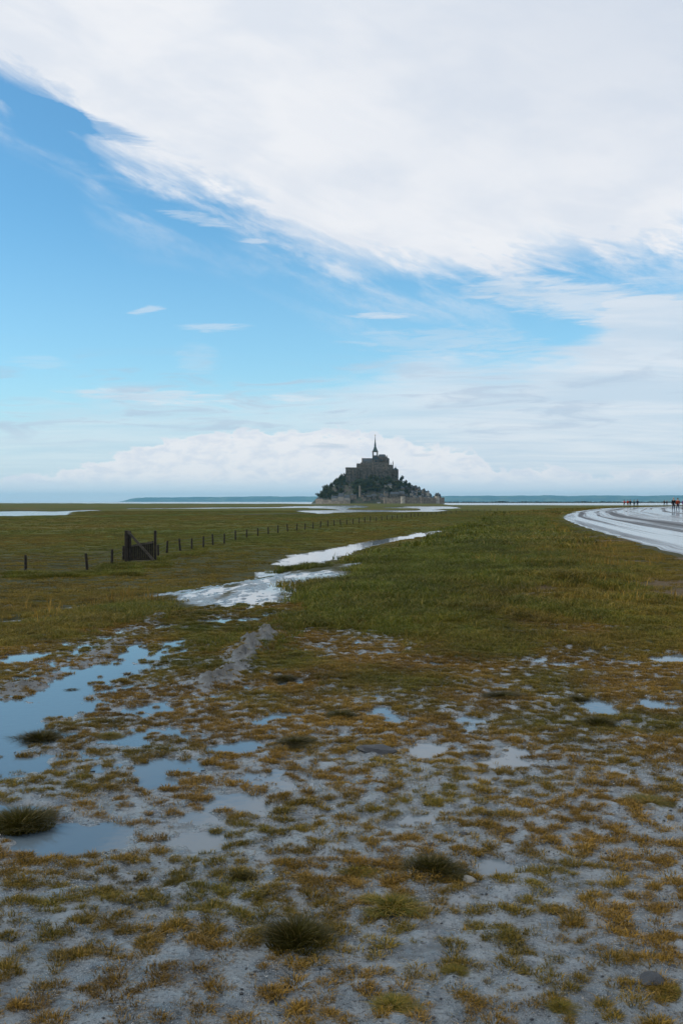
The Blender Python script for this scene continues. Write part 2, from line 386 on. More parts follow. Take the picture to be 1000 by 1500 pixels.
def water_material(name, ripple, dist, col=(0.035, 0.04, 0.038), rough=0.03, sy=1.0):
    m, t, b = material(name); x, y, z = xyz(t, pos(t))
    n = noise(t, comb(t, x, y * sy, 0.0), ripple, 4, 0.55)
    b.inputs['Base Color'].default_value = (*col, 1); b.inputs['Roughness'].default_value = rough; b.inputs['IOR'].default_value = 1.33
    bp = t.nodes.new('ShaderNodeBump'); bp.inputs['Strength'].default_value = 1.0; bp.inputs['Distance'].default_value = dist
    t.links.new(n.k, bp.inputs['Height']); t.links.new(bp.outputs[0], b.inputs['Normal'])
    return m
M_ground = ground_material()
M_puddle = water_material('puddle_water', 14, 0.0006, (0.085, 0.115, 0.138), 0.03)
M_sea = water_material('bay_water', 0.5, 0.05, (0.06, 0.075, 0.08), 0.12)

# ------------------------------------------------------------------ ground sheet (polar grid round the viewpoint, fine in front)
half = list(np.arange(0, 24, 0.115)); a = 24.0; st = 0.15
while a < 180: half.append(a); a += st; st *= 1.18
half[-1] = 180.0
azs = np.radians(np.array([-v for v in half[::-1] if v > 0][1:] + half))
rs = [0.35, 0.7, 1.1, 1.5]; r = 1.8
while r < 60: rs.append(r); r *= 1.0088
while r < 1800: rs.append(r); r *= 1.013
while r < 44000: rs.append(r); r *= 1.12
rs = np.array(rs)
AA, RR = np.meshgrid(azs, rs); X = RR * np.sin(AA); Y = RR * np.cos(AA)
def surface(X, Y):
    Z = base(X, Y); rel, rg = relief(X, Y)
    s = road_x(Y) - X; off = 1 - sst(1.2, 0.3, s) * sst(-ROADW - 1.2, -ROADW - 0.3, s)
    md = marsh_dip(X, Y) * sst(3, 14, np.where(s > 0, s, -s - ROADW))
    return Z + rel * off * (1 - md) - md * (1.1 + 0.5 * sst(1500, 2600, np.hypot(X, Y))), rg, md, s, rel
Z, RG, MD, SS, REL = surface(X, Y)
nA, nR = len(azs), len(rs)
verts = np.stack([X.ravel(), Y.ravel(), Z.ravel()], 1)
verts = np.vstack([verts, [[0, 0, 0]]])
ii = np.arange(nR - 1)[:, None] * nA; jj = np.arange(nA)[None, :]; j2 = (jj + 1) % nA
quads = np.stack([ii + jj, ii + j2, ii + nA + j2, ii + nA + jj], -1).reshape(-1, 4)[:, ::-1]
tris = np.stack([np.full(nA, nR * nA), np.arange(nA), (np.arange(nA) + 1) % nA], 1)[:, ::-1]
def np_mesh(name, verts, quads=None, tris=None, smooth=True):
    me = bpy.data.meshes.new(name); me.vertices.add(len(verts)); me.vertices.foreach_set('co', np.asarray(verts, np.float32).ravel())
    q = 0 if quads is None else len(quads); k = 0 if tris is None else len(tris)
    idx = np.concatenate([v.ravel() for v in (quads, tris) if v is not None])
    me.loops.add(len(idx)); me.loops.foreach_set('vertex_index', idx.astype(np.int32)); me.polygons.add(q + k)
    me.polygons.foreach_set('loop_start', np.concatenate([np.arange(q) * 4, q * 4 + np.arange(k) * 3]).astype(np.int32))
    me.polygons.foreach_set('use_smooth', np.full(q + k, smooth)); me.update(calc_edges=True); return me
def add_attr(me, name, data):
    a = me.attributes.new(name, 'FLOAT', 'POINT'); a.data.foreach_set('value', np.asarray(data, np.float32))
me = np_mesh('ground', verts, quads, tris)
def bareness(x, y):
    s = road_x(y) - x
    n = fbm(x * 0.35, y * 0.22, 4, 71)
    return 0.75 * sst(-0.05, 0.45, n + 0.8 * fbm(x * 1.1, y * 0.7, 2, 193) + 0.25 * np.exp(-((s - 2.2) / 2.2) ** 2) + 0.25*np.exp(-((y-15)/8)**2) - 0.24) * sst(6.5, 3.0, s) * sst(9, 12, y) * sst(60, 35, y)
GRN = meadow(X, Y) * (1 - RG); WT = wet(X, Y)
GRN = GRN * (1 - sst(0.35, 0.85, WT) * 0.9)
for nm_, dat in (('grown', GRN), ('ridge', RG), ('far', sst(15, 140, RR)), ('bare', bareness(X, Y))):
    add_attr(me, nm_, np.append(dat.ravel(), 0))
me.materials.append(M_ground)
ground = bpy.data.objects.new('ground', me); C.objects.link(ground); structure(ground, 'muddy flat, grassy bank and salt marsh')

# puddle water: a smooth sheet at water level; the relief of the ground pokes through it and draws the shore
def puddle_sheet():
    keep_r = np.where((rs > 1.7) & (rs < 320))[0]; keep_a = np.where(np.abs(azs) < R(34))[0]
    XX, YY = X[np.ix_(keep_r, keep_a)], Y[np.ix_(keep_r, keep_a)]; B = base(XX, YY)
    need = (REL[np.ix_(keep_r, keep_a)] < 0.004) & (wet(XX, YY) > 0.12) & (SS[np.ix_(keep_r, keep_a)] > 1.0)
    n_, k_ = B.shape; V = np.stack([XX.ravel(), YY.ravel(), (B - 0.0).ravel()], 1)
    nd = need.copy()
    for sy in (-1, 0, 1):
        for sx in (-1, 0, 1): nd |= np.roll(np.roll(need, sy, 0), sx, 1)
    cell = nd[:-1, :-1] & nd[1:, :-1] & nd[:-1, 1:] & nd[1:, 1:]
    i, j = np.where(cell); q = np.stack([i * k_ + j, (i + 1) * k_ + j, (i + 1) * k_ + j + 1, i * k_ + j + 1], 1)[:, ::-1]
    used = np.unique(q); mp = np.full(len(V), -1); mp[used] = np.arange(len(used))
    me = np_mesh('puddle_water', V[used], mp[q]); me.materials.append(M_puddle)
    o = bpy.data.objects.new('puddle_water', me); C.objects.link(o); structure(o, 'shallow rain water standing in the ruts and hollows')
puddle_sheet()
# the bay
bm = bmesh.new(); vs = [bm.verts.new((x, y, SEA)) for x, y in ((-46000, 120), (46000, 120), (46000, 42000), (-46000, 42000))]; bm.faces.new(vs)
structure(bm_obj('sea_water', bm, M_sea), 'tidal channels and the flat bay')

# ------------------------------------------------------------------ road
def asphalt():
    m, t, b = material('wet_asphalt'); uv = t.nodes.new('ShaderNodeUVMap'); u, v, _ = xyz(t, uv.outputs[0])  # u metres across, v metres along
    wob = noise(t, comb(t, v * 0.02, 0.0, 0.0), 1.0, 2) * 0.9
    uu = u + wob
    lanes = noise(t, comb(t, uu * 0.85, v * 0.004, 2.0), 1.0, 4, 0.62)
    fine = noise(t, comb(t, uu * 3.2, v * 0.03, 7.0), 1.0, 4, 0.6)
    gr = noise(t, pos(t), 45, 4, 0.6)
    dry = (lanes + (fine - 0.5) * 0.35).step(0.44, 0.60)
    col = mix(t, dry, (0.052, 0.055, 0.060), (0.030, 0.031, 0.034)); col = mix(t, gr.step(0.55, 0.75) * 0.4, col, (0.10, 0.10, 0.10))
    t.links.new(col, b.inputs['Base Color'])
    t.links.new((dry * 0.42 + 0.10).k, b.inputs['Roughness']); t.links.new((0.75 - dry * 0.6).k, b.inputs['Specular IOR Level'])
    bp = t.nodes.new('ShaderNodeBump'); bp.inputs['Strength'].default_value = 0.5; bp.inputs['Distance'].default_value = 0.003
    t.links.new((gr * (dry * 0.9 + 0.1)).k, bp.inputs['Height']); t.links.new(bp.outputs[0], b.inputs['Normal'])
    return m
def build_road():
    ys = np.concatenate([np.arange(-50, 330, 2.0), np.arange(330, 760, 12.0)]); xs = road_x(ys)
    dxv = np.gradient(xs, ys); nx = 1 / np.sqrt(1 + dxv ** 2); ny = -dxv * nx
    al = np.concatenate([[0], np.cumsum(np.hypot(np.diff(xs), np.diff(ys)))])
    us = np.linspace(0, ROADW, 18); V = []; UV = []
    for i in range(len(ys)):
        for k, u in enumerate(us):
            rag = 0.10 * math.sin(ys[i] * 1.3) + 0.07 * math.sin(ys[i] * 3.1) if k == 0 else 0
            V.append((xs[i] + nx[i] * (u + rag), ys[i] + ny[i] * (u + rag), 0.30 + 0.05 * math.sin(math.pi * u / ROADW) + (-0.07 if k in (0, len(us) - 1) else 0))); UV.append((u, al[i]))
    n = len(us); Fq = [(i * n + k, i * n + k + 1, (i + 1) * n + k + 1, (i + 1) * n + k) for i in range(len(ys) - 1) for k in range(n - 1)]
    o = mesh_obj('road', V, Fq, asphalt(), smooth=True); uvl = o.data.uv_layers.new(name='UVMap')
    for lp in o.data.loops: uvl.data[lp.index].uv = UV[lp.vertex_index]
    structure(o, 'wide wet asphalt causeway road bending to the right')
build_road()

# ------------------------------------------------------------------ grass
def blade_mesh(name, n, radius, hgt, wid, lean, square=False, curl=0.5, segs=2, lobes=0, clump=None):
    a = rng.random(n) * 2 * np.pi; rr = radius * np.sqrt(rng.random(n))
    if square: bx = (rng.random(n) - .5) * 2 * radius; by = (rng.random(n) - .5) * 2 * radius
    else: bx, by = rr * np.cos(a), rr * np.sin(a)
    if clump:
        cx = (rng.random(clump) - .5) * 2 * radius; cy = (rng.random(clump) - .5) * 2 * radius; k = rng.integers(0, clump, n)
        bx = cx[k] + rng.normal(0, radius * .10, n); by = cy[k] + rng.normal(0, radius * .10, n)
    if lobes:
        k = rng.integers(0, lobes, n); cx = rng.normal(0, .2, lobes); cy = rng.normal(0, .16, lobes); cr = 0.16 + 0.16 * rng.random(lobes); cx[0] = cy[0] = 0
        rr_ = np.sqrt(rng.random(n)) * cr[k]; bx = cx[k] + rr_ * np.cos(a); by = cy[k] + rr_ * np.sin(a); rr = np.minimum(np.hypot(bx, by), radius); a = np.arctan2(by, bx)
    H = hgt * (0.45 + 0.75 * rng.random(n)) * (1 if square else (1.1 - 0.6 * rr / radius)); W_ = wid * (0.6 + 0.8 * rng.random(n))
    la = a + rng.normal(0, 0.7, n) if not square else rng.random(n) * 2 * np.pi
    le = lean * (0.3 + rng.random(n)) * (1 if square else (0.35 + 1.1 * rr / radius))
    lx, ly = np.cos(la) * le, np.sin(la) * le; wa = rng.random(n) * np.pi; wx, wy = np.cos(wa) * W_ / 2, np.sin(wa) * W_ / 2
    mx, my, mz = bx + lx * H * 0.4, by + ly * H * 0.4, H * 0.55
    tx, ty, tz = bx + lx * H * (1 + curl), by + ly * H * (1 + curl), H * (1 - 0.25 * np.clip(le, 0, 1.5))
    V = np.stack([np.stack([bx - wx, by - wy, np.full(n, -0.006)], 1), np.stack([bx + wx, by + wy, np.full(n, -0.006)], 1),
                  np.stack([mx + wx * .8, my + wy * .8, mz], 1), np.stack([mx - wx * .8, my - wy * .8, mz], 1), np.stack([tx, ty, tz], 1)], 1).reshape(-1, 3)
    b = np.arange(n)[:, None] * 5
    return np_mesh(name, V, b + np.array([[0, 1, 2, 3]]), b + np.array([[3, 2, 4]]), smooth=False)
def grass_material(name, inst=True):
    m, t, b = material(name); P = pos(t); x, y, z = xyz(t, P)
    tint = attr(t, 'tint', 'INSTANCER') if inst else None
    g = t.nodes.new('ShaderNodeNewGeometry'); rnd = E(t, g.outputs['Random Per Island'])
    green = mix(t, rnd, (0.042, 0.060, 0.006), (0.130, 0.140, 0.016))
    ochre = mix(t, rnd, (0.040, 0.023, 0.005), (0.360, 0.210, 0.036))
    if inst is True: col = mix(t, (tint + (rnd - 0.5) * 0.35).sat(), green, ochre)
    else: col = mix(t, (rnd * 0.75).sat(), green, ochre) if inst == 0 else mix(t, (rnd * 0.3).sat(), (0.034, 0.032, 0.005), (0.14, 0.105, 0.016))
    pn = noise(t, comb(t, x, y * 0.7, 0.0), 0.35, 4, 0.6).step(0.3, 0.7) * 0.55 + noise(t, P, 2.2, 3, 0.6).step(0.3, 0.7) * 0.45 + 0.5
    v_ = t.nodes.new('ShaderNodeVectorMath'); v_.operation = 'SCALE'; t.links.new(col, v_.inputs[0]); t.links.new(pn.k, v_.inputs['Scale']); col = v_.outputs[0]
    dead = rnd.step(0.93, 0.98)
    col = mix(t, dead * 0.7, col, (0.34, 0.24, 0.09))
    t.links.new(col, b.inputs['Base Color']); b.inputs['Roughness'].default_value = 0.5; b.inputs['Specular IOR Level'].default_value = 0.15
    tr = t.nodes.new('ShaderNodeBsdfTranslucent'); t.links.new(col, tr.inputs['Color'])
    ms = t.nodes.new('ShaderNodeMixShader'); ms.inputs[0].default_value = 0.25
    t.links.new(b.outputs[0], ms.inputs[1]); t.links.new(tr.outputs[0], ms.inputs[2]); t.links.new(ms.outputs[0], t.nodes['Material Output'].inputs['Surface'])
    return m
M_grass = grass_material('grass_blades'); M_tuft = grass_material('tuft_blades', 0)
def scatter(name, label, pts, rot, scl, tint, protos):
    coll = bpy.data.collections.new(name + '_blades')
    for k, me in enumerate(protos):
        me.materials.append(M_grass); o = bpy.data.objects.new('%s_blades' % name, me); coll.objects.link(o)
    me = bpy.data.meshes.new(name); me.vertices.add(len(pts)); me.vertices.foreach_set('co', np.asarray(pts, np.float32).ravel())
    add_attr(me, 'rot', rot); add_attr(me, 'scl', scl); add_attr(me, 'tint', tint); me.update()
    o = bpy.data.objects.new(name, me); C.objects.link(o)
    ng = bpy.data.node_groups.new(name, 'GeometryNodeTree')
    ng.interface.new_socket('Geometry', in_out='INPUT', socket_type='NodeSocketGeometry'); ng.interface.new_socket('Geometry', in_out='OUTPUT', socket_type='NodeSocketGeometry')
    gi = ng.nodes.new('NodeGroupInput'); go = ng.nodes.new('NodeGroupOutput'); iop = ng.nodes.new('GeometryNodeInstanceOnPoints')
    ci = ng.nodes.new('GeometryNodeCollectionInfo'); ci.inputs['Collection'].default_value = coll; ci.inputs['Separate Children'].default_value = True; ci.inputs['Reset Children'].default_value = True
    def na(nm):
        n = ng.nodes.new('GeometryNodeInputNamedAttribute'); n.data_type = 'FLOAT'; n.inputs['Name'].default_value = nm; return n.outputs[0]
    cx = ng.nodes.new('ShaderNodeCombineXYZ'); ng.links.new(na('rot'), cx.inputs[2])
    ng.links.new(gi.outputs[0], iop.inputs['Points']); ng.links.new(ci.outputs[0], iop.inputs['Instance']); iop.inputs['Pick Instance'].default_value = True
    ng.links.new(cx.outputs[0], iop.inputs['Rotation']); ng.links.new(na('scl'), iop.inputs['Scale']); ng.links.new(iop.outputs[0], go.inputs[0])
    md = o.modifiers.new('blades', 'NODES'); md.node_group = ng
    tag(o, label, 'grass', kind='stuff'); return o
def fan(n, r0, r1, ang=27):
    r = np.sqrt(rng.random(n) * (r1 * r1 - r0 * r0) + r0 * r0); a = np.radians((rng.random(n) * 2 - 1) * ang); return r * np.sin(a), r * np.cos(a)
def put(x, y): z, rg, md, s, rel = surface(x, y); return z, rg, md, s, rel

# short moss-like clumps on the mud
x, y = fan(150000, 1.9, 15); z, rg, md, s, rel = put(x, y)
cl = fbm(x * 11, y * 11, 2, 91); cl2 = fbm(x * 1.1, y * 1.1, 3, 95); M = meadow(x, y)
dens = sst(0.02, 0.22, cl * 1.25 + cl2 * 0.35 + 0.0 + M * 0.4 + 0.24 * sst(4.5, 8, y))
ok = (rel > 0.003) & (rg < 0.2 + 0.7 * rng.random(len(x)) ** 2) & (rng.random(len(x)) < dens * 1.0) & (s > 0.5)
tn = np.clip(0.84 + fbm(x * 0.9, y * 0.9, 3, 97) * 1.0 - M * 0.45, 0.05, 1)
pts = np.stack([x, y, z - 0.002], 1)[ok]
protos = [blade_mesh('short_grass', 90, 0.032, 0.028, 0.0024, 1.2) for _ in range(5)] + [blade_mesh('short_grass', 70, 0.048, 0.022, 0.0026, 1.5) for _ in range(3)]
scatter('short_grass', 'short ochre grass growing in clumps all over the wet mud flat', pts, rng.random(len(pts)) * 6.28, 0.5 + 0.75 * rng.random(len(pts)) ** 2, tn[ok], protos)

# single straws and sprigs
x, y = fan(9000, 1.9, 9.0); z, rg, md, s, rel = put(x, y); ok = (rel > 0.0) & (rng.random(len(x)) < 0.5)
pts = np.stack([x, y, z - 0.001], 1)[ok]
scatter('loose_straw', 'loose straws and tiny sprigs lying on the wet mud', pts, rng.random(len(pts)) * 6.28, 0.5 + 0.8 * rng.random(len(pts)), 0.5 + 0.5 * rng.random(len(pts)),
        [blade_mesh('loose_straw', 5, 0.02, 0.028, 0.0025, 1.6) for _ in range(4)])

# meadow grass, in three sizes of patch from near to far
def meadow_zone(name, label, n, r0, r1, protos, hs, thr=0.35, ang=25):
    x, y = fan(n, r0, r1, ang); z, rg, md, s, rel = put(x, y); M = meadow(x, y); W = wet(x, y)
    br = bareness(x, y)
    nn = fbm(x * 0.7, y * 0.5, 3, 101); big = fbm(x * 0.05, y * 0.03, 3, 103)
    ok = (M * (1 - sst(0.18, 0.45, W)) + nn * 0.25 > thr) & (rg < 0.2 + 0.7 * rng.random(len(x)) ** 2) & (((s > 0.35) & (rel > -0.004 )) | (s < -ROADW - 0.8)) & (md < 0.08) & (rng.random(len(x)) > br * 1.1)
    bank = sst(13, 8, s)
    tn = np.clip(0.36 + nn * 0.7 + big * 1.2 - 0.45 * bank * sst(70, 20, y) * sst(3, 6, s) + 0.25 * sst(0.2, 0.5, W) + br * 0.8 + 0.4 * sst(5, 0.5, s) + 0.22*sst(11.5,9,y), 0.0, 1) * 0.62
    hf = (0.35 + 0.65 * sst(0.8, 3.5, np.abs(s + ROADW / 2) - ROADW / 2)) * (0.55 + 0.9 * bank + 0.35 * nn) * hs * (1 - 0.45 * br) * sst(8.5, 17, y) ** 0.5
    sc = np.clip(hf * (0.7 + 0.6 * rng.random(len(x))), 0.3, 2.2)
    scatter(name, label, np.stack([x, y, z - 0.004], 1)[ok], rng.random(ok.sum()) * 6.28, sc[ok], tn[ok], protos)
meadow_zone('meadow_grass', 'green grass covering the bank and verge beyond the mud', 17000, 8.0, 34,
            [blade_mesh('meadow_grass', 240, 0.26, 0.075, 0.0055, 0.8, square=True, clump=c) for c in (14, 10, 22, 30)], 1.0, 0.30)
meadow_zone('bank_grass', 'taller grass further along the bank', 17000, 30, 120,
            [blade_mesh('bank_grass', 260, 0.75, 0.11, 0.017, 0.8, square=True, clump=c) for c in (16, 12, 26)], 1.0)
meadow_zone('marsh_grass', 'salt marsh turf reaching towards the bay', 26000, 110, 420,
            [blade_mesh('marsh_grass', 220, 2.4, 0.15, 0.06, 0.8, square=True, clump=c) for c in (10, 16)], 0.9, ang=22)
# pale seed stalks on the bank
x, y = fan(9000, 13, 75, 24); z, rg, md, s, rel = put(x, y); ok = (s > 1) & (s < 13) & (meadow(x, y) > 0.6) & (fbm(x * .2, y * .15, 2, 111) > -0.02) & (wet(x, y) < 0.3) & (bareness(x,y)<.3)
pts = np.stack([x, y, z], 1)[ok]
scatter('seed_stalks', 'thin pale seed stalks standing above the bank grass', pts, rng.random(len(pts)) * 6.28, 0.7 + 0.6 * rng.random(len(pts)), np.full(len(pts), 1.0),
        [blade_mesh('seed_stalks', 9, 0.15, 0.28, 0.009, 0.3) for _ in range(3)])

# individual tufts
TUFTS = [(433, 1400, 108, 1.5, 'largest dark green grass tuft near the bottom centre of the mud', 0), (632, 1292, 92, 1.1, 'wide green grass tuft with a pale stone at its right foot', 0),
         (575, 1348, 92, 1.0, 'dark tuft in a brown mat just below and left of the stone tuft', 1), (520, 1290, 84, 0.8, 'flat brown grass mat left of the green stone tuft', 1),
         (30, 1225, 120, 1.0, 'long grass tuft at the left edge beside the near puddle', 0), (352, 1298, 44, 1.2, 'small spiky grey green plant alone on open mud', 0),
         (60, 1092, 80, 0.8, 'low wide tuft below the long puddle at far left', 0), (160, 1085, 50, 0.7, 'small tuft joined to the right of the wide left tuft', 1),
         (877, 1070, 62, 0.9, 'grass tuft just below the small bright puddle on the right', 0), (845, 1030, 38, 0.7, 'little tuft to the left of the small bright puddle', 0),
         (500, 1058, 52, 1.0, 'dark tuft standing mid flat above the grey flat rock', 0), (432, 1100, 64, 0.6, 'dull green mat between the blue puddle and the flat rock', 0),
         (668, 1438, 52, 1.1, 'ochre tuft at the bottom right of the big dark tuft', 1), (575, 1492, 90, 0.8, 'straggling ochre tuft on the bottom edge', 1),
         (415, 1002, 52, 0.6, 'dark flat mat right of the pebbly mud ridge', 0), (738, 1030, 60, 0.6, 'low green mat in the ochre field on the right', 0),
         (822, 1492, 60, 1.0, 'ragged tuft at the bottom edge towards the right', 1), (985, 1470, 60, 1.0, 'ochre tuft right of the dark stone in the corner', 1),
         (105, 1015, 30, 0.5, 'tiny tuft standing in the long blue puddle', 0), (160, 1322, 55, 0.8, 'ochre clump below the near puddle', 1), (780, 1305, 36, 1.0, 'small upright clump on the right half of the mud', 1),
         (950, 1190, 80, 0.6, 'brown mat near the right edge', 1)]
tv = [[blade_mesh('grass_tuft', 3000, 0.5, 0.40, 0.012, 0.8, lobes=k_) for k_ in (9, 8, 7, 6)], [blade_mesh('grass_tuft', 2200, 0.5, 0.24, 0.013, 1.2, lobes=k_) for k_ in (9, 12, 8)]]
M_tuft2 = grass_material('ochre_tuft_blades', 1)
for g_ in tv[0]: g_.materials.append(M_tuft2)
for g_ in tv[1]: g_.materials.append(M_tuft)
for k, (px, py, wpx, hh, lab, kind) in enumerate(TUFTS):
    wpx *= 1.0; gx, gy = at(px, py - wpx * 0.10); gz = float(surface(np.array([gx]), np.array([gy]))[0][0]); wd = wpx / F * gy
    o = bpy.data.objects.new('grass_tuft', tv[kind][k % len(tv[kind])]); C.objects.link(o)
    o.location = (gx, gy, gz - 0.004); o.scale = (wd * 0.86, wd * 0.86, wd * 0.56 * hh); o.rotation_euler = (0, 0, k * 2.1)
    tag(o, lab, 'grass tuft', 'separate grass tufts on the mud')

# ------------------------------------------------------------------ stones
M_stone = simple('dark_wet_stone', (0.022, 0.024, 0.027), 0.5, 0.4, 9, 0.6, 0.35, 0.006)
M_pale = simple('pale_stone', (0.15, 0.145, 0.13), 0.55, 0.4, 14, 0.6, 0.4, 0.004)
def stone_bm(seed, flat=0.5, sub=3):
    bm = bmesh.new(); bmesh.ops.create_icosphere(bm, subdivisions=sub, radius=1)
    rr = random.Random(seed); pl = [(Vector((rr.uniform(-1, 1), rr.uniform(-1, 1), rr.uniform(-0.2, 1))).normalized(), rr.uniform(0.5, 0.85)) for _ in range(9)]
    for v in bm.verts:
        for n, d in pl:
            k = v.co.dot(n)
            if k > d: v.co -= n * (k - d)
        v.co += v.normal * 0.04 * math.sin(v.co.x * 7 + seed) * math.cos(v.co.y * 6)
        v.co.z *= flat
    return bm
ST = [(553, 1103, 60, 0.28, M_stone, 'flat dark grey rock lying in the ochre grass'), (958, 1450, 50, 0.38, M_stone, 'dark wet stone in the bottom right corner'), (685, 1299, 28, 0.45, M_pale, 'pale stone at the foot of the green tuft'),
      (630, 1246, 15, 0.5, M_stone, 'small black stone above the green tuft'), (679, 1231, 18, 0.5, M_stone, 'brown black stone right of the small black one'), (969, 1222, 10, 0.5, M_stone, 'tiny dark stone near the right edge'),
      (130, 1293, 8, 0.6, M_stone, 'black pebble on mud below the near puddle'), (575, 1350, 12, 0.7, M_stone, 'black pebble under the dark brown tuft'), (225, 1427, 9, 0.6, M_stone, 'black pebble near the bottom left'), (600, 1085, 14, .5, M_stone, 'small stone beside the flat dark rock')]
for k, (px, py, wpx, fl, mt, lab) in enumerate(ST):
    gx, gy = at(px, py); gz = float(surface(np.array([gx]), np.array([gy]))[0][0]); wd = wpx / F * gy / 2
    o = bm_obj('stone', stone_bm(k, fl), mt, smooth=False); o.location = (gx, gy, gz + wd * fl * 0.2); o.scale = (wd * 1.1, wd * 0.8, wd); o.rotation_euler = (0.05, 0.1, k * 1.3)
    tag(o, lab, 'stone', 'stones on the mud')
# pebbles and crumbs of soil: uncountable
def pebbles():
    bm = bmesh.new(); x, y = fan(12000, 1.9, 10, 27); z, rg, md, s, rel = put(x, y)
    k = (fbm(x * 1.6, y * 1.6, 2, 121) > -0.15) | (rg > 0.4)
    V = []; Fc = []
    ico = bmesh.new(); bmesh.ops.create_icosphere(ico, subdivisions=1, radius=1); iv = np.array([v.co[:] for v in ico.verts]); fc = np.array([[v.index for v in f.verts] for f in ico.faces]); ico.free()
    idx = np.where(k)[0]; sz = 0.0018 + 0.0055 * rng.random(len(idx)) ** 4 + 0.003 * (rg[idx] > 0.3) * rng.random(len(idx)); n = len(idx)
    jit = 1 + (rng.random((n, len(iv), 3)) - .5) * 0.7
    V = iv[None] * jit * sz[:, None, None] * np.array([1, 1, .6]) + np.stack([x[idx], y[idx], z[idx] + sz * 0.2], 1)[:, None, :]
    T = (fc[None] + (np.arange(n) * len(iv))[:, None, None]).reshape(-1, 3)
    me = np_mesh('pebbles', V.reshape(-1, 3), None, T, smooth=False); me.materials.append(M_stone); bm.free()
    o = bpy.data.objects.new('pebbles', me); C.objects.link(o); tag(o, 'dark pebbles and soil crumbs scattered over the mud', 'pebbles', kind='stuff')
pebbles()

# ------------------------------------------------------------------ fence and gate
M_wood = simple('weathered_wood', (0.030, 0.023, 0.017), 0.8, 0.45, 6, 0.5, 0.2, 0.01)
M_rail = simple('worn_pale_wood', (0.075, 0.062, 0.048), 0.8, 0.4, 6, 0.5, 0.2, 0.01)
M_wire = simple('rusty_wire', (0.05, 0.042, 0.035), 0.6, 0.2, 4, 0)
def gz_at(x, y): return float(surface(np.array([x]), np.array([y]))[0][0])
def tube_pts(bm, pts, r, n=4):
    pr = None
    for i, p in enumerate(pts):
        d = (pts[min(i + 1, len(pts) - 1)] - pts[max(i - 1, 0)]).normalized(); s_ = d.cross(Vector((0, 0, 1))).normalized(); u_ = s_.cross(d)
        ring = [bm.verts.new(p + (s_ * math.cos(a) + u_ * math.sin(a)) * r) for a in (k * 2 * math.pi / n for k in range(n))]
        if pr:
            for k in range(n): bm.faces.new((pr[k], pr[(k + 1) % n], ring[(k + 1) % n], ring[k]))
        pr = ring
post_meshes = []
for k in range(5):
    bm = bmesh.new(); random.seed(50 + k); cone(bm, 0, 0, -0.2, 0.86 + 0.05 * random.random(), 0.085, 0.075, 7); cone(bm, 0.0, 0, 0.86, 0.93, 0.075, 0.05, 7)
    bmesh.ops.transform(bm, matrix=Matrix.Rotation(random.uniform(-.05, .05), 4, 'X') @ Matrix.Rotation(random.uniform(-.05, .05), 4, 'Y'), verts=bm.verts)
    me = bpy.data.meshes.new('post'); bm.to_mesh(me); bm.free(); me.materials.append(M_wood); post_meshes.append(me)
def fence(pixels, label, wires=True):
    W_ = []
    for px, py in pixels:
        x, y = at(px, py); W_.append((x, y, gz_at(x, y)))
    root = empty('wire_fence', W_[0]); tag(root, label, 'fence', 'wire fences on the marsh')
    o0 = Vector(W_[0])
    for i, p in enumerate(W_):
        o = bpy.data.objects.new('post', post_meshes[i % 5]); C.objects.link(o); o.parent = root; o.location = Vector(p) - o0; o.rotation_euler = (random.uniform(-.06, .06), random.uniform(-.07, .07), i * 1.7); o.scale = (1, 1, 0.92 + 0.16 * random.random())
    if wires:
        for hz in (0.32, 0.58, 0.82):
            bm = bmesh.new(); pts = []
            for i, p in enumerate(W_):
                v = Vector(p) - o0 + Vector((0, -0.08, hz)); 
                if pts: m_ = (pts[-1] + v) / 2 - Vector((0, 0, 0.02)); pts.append(m_)
                pts.append(v)
            tube_pts(bm, pts, 0.009); bm_obj('wire', bm, M_wire, root)
    return root
fence([(-52, 838), (38, 837), (128, 836), (164, 830), (181, 824)], 'short wire fence with three visible posts left of the wooden gate')
mid = [(232, 818), (244.5, 811), (264, 808.5), (281, 806), (298, 803), (312, 799.5), (328.5, 796.5), (345, 792), (361.5, 789), (377.8, 786), (393, 783.5), (407, 781.5), (421.3, 779.6), (434.6, 778), (446.5, 776.2), (458.4, 774.7),
       (469.5, 773.3), (480.3, 772), (489.3, 771), (498.7, 769.9), (507.7, 768.8), (516.7, 767.8), (525.7, 766.8), (534, 765.8), (542.3, 764.8), (551, 763.8), (559, 762.8), (566.7, 761.9), (574, 761), (581.5, 760.2), (588.3, 759.4), (595, 758.7),
       (601.6, 758), (607, 757.4), (612.5, 756.8), (618.5, 756.2), (625, 755.6), (631.5, 755), (638.7, 754.4), (645.6, 753.8), (652.8, 753.2), (660, 752.6), (668, 752), (676, 751.4), (684, 750.8), (692, 750.2), (700, 749.7), (709, 749.2), (718, 748.7), (728, 748.2)]
fence(mid, 'long wire fence running from the wooden gate towards the abbey mount')

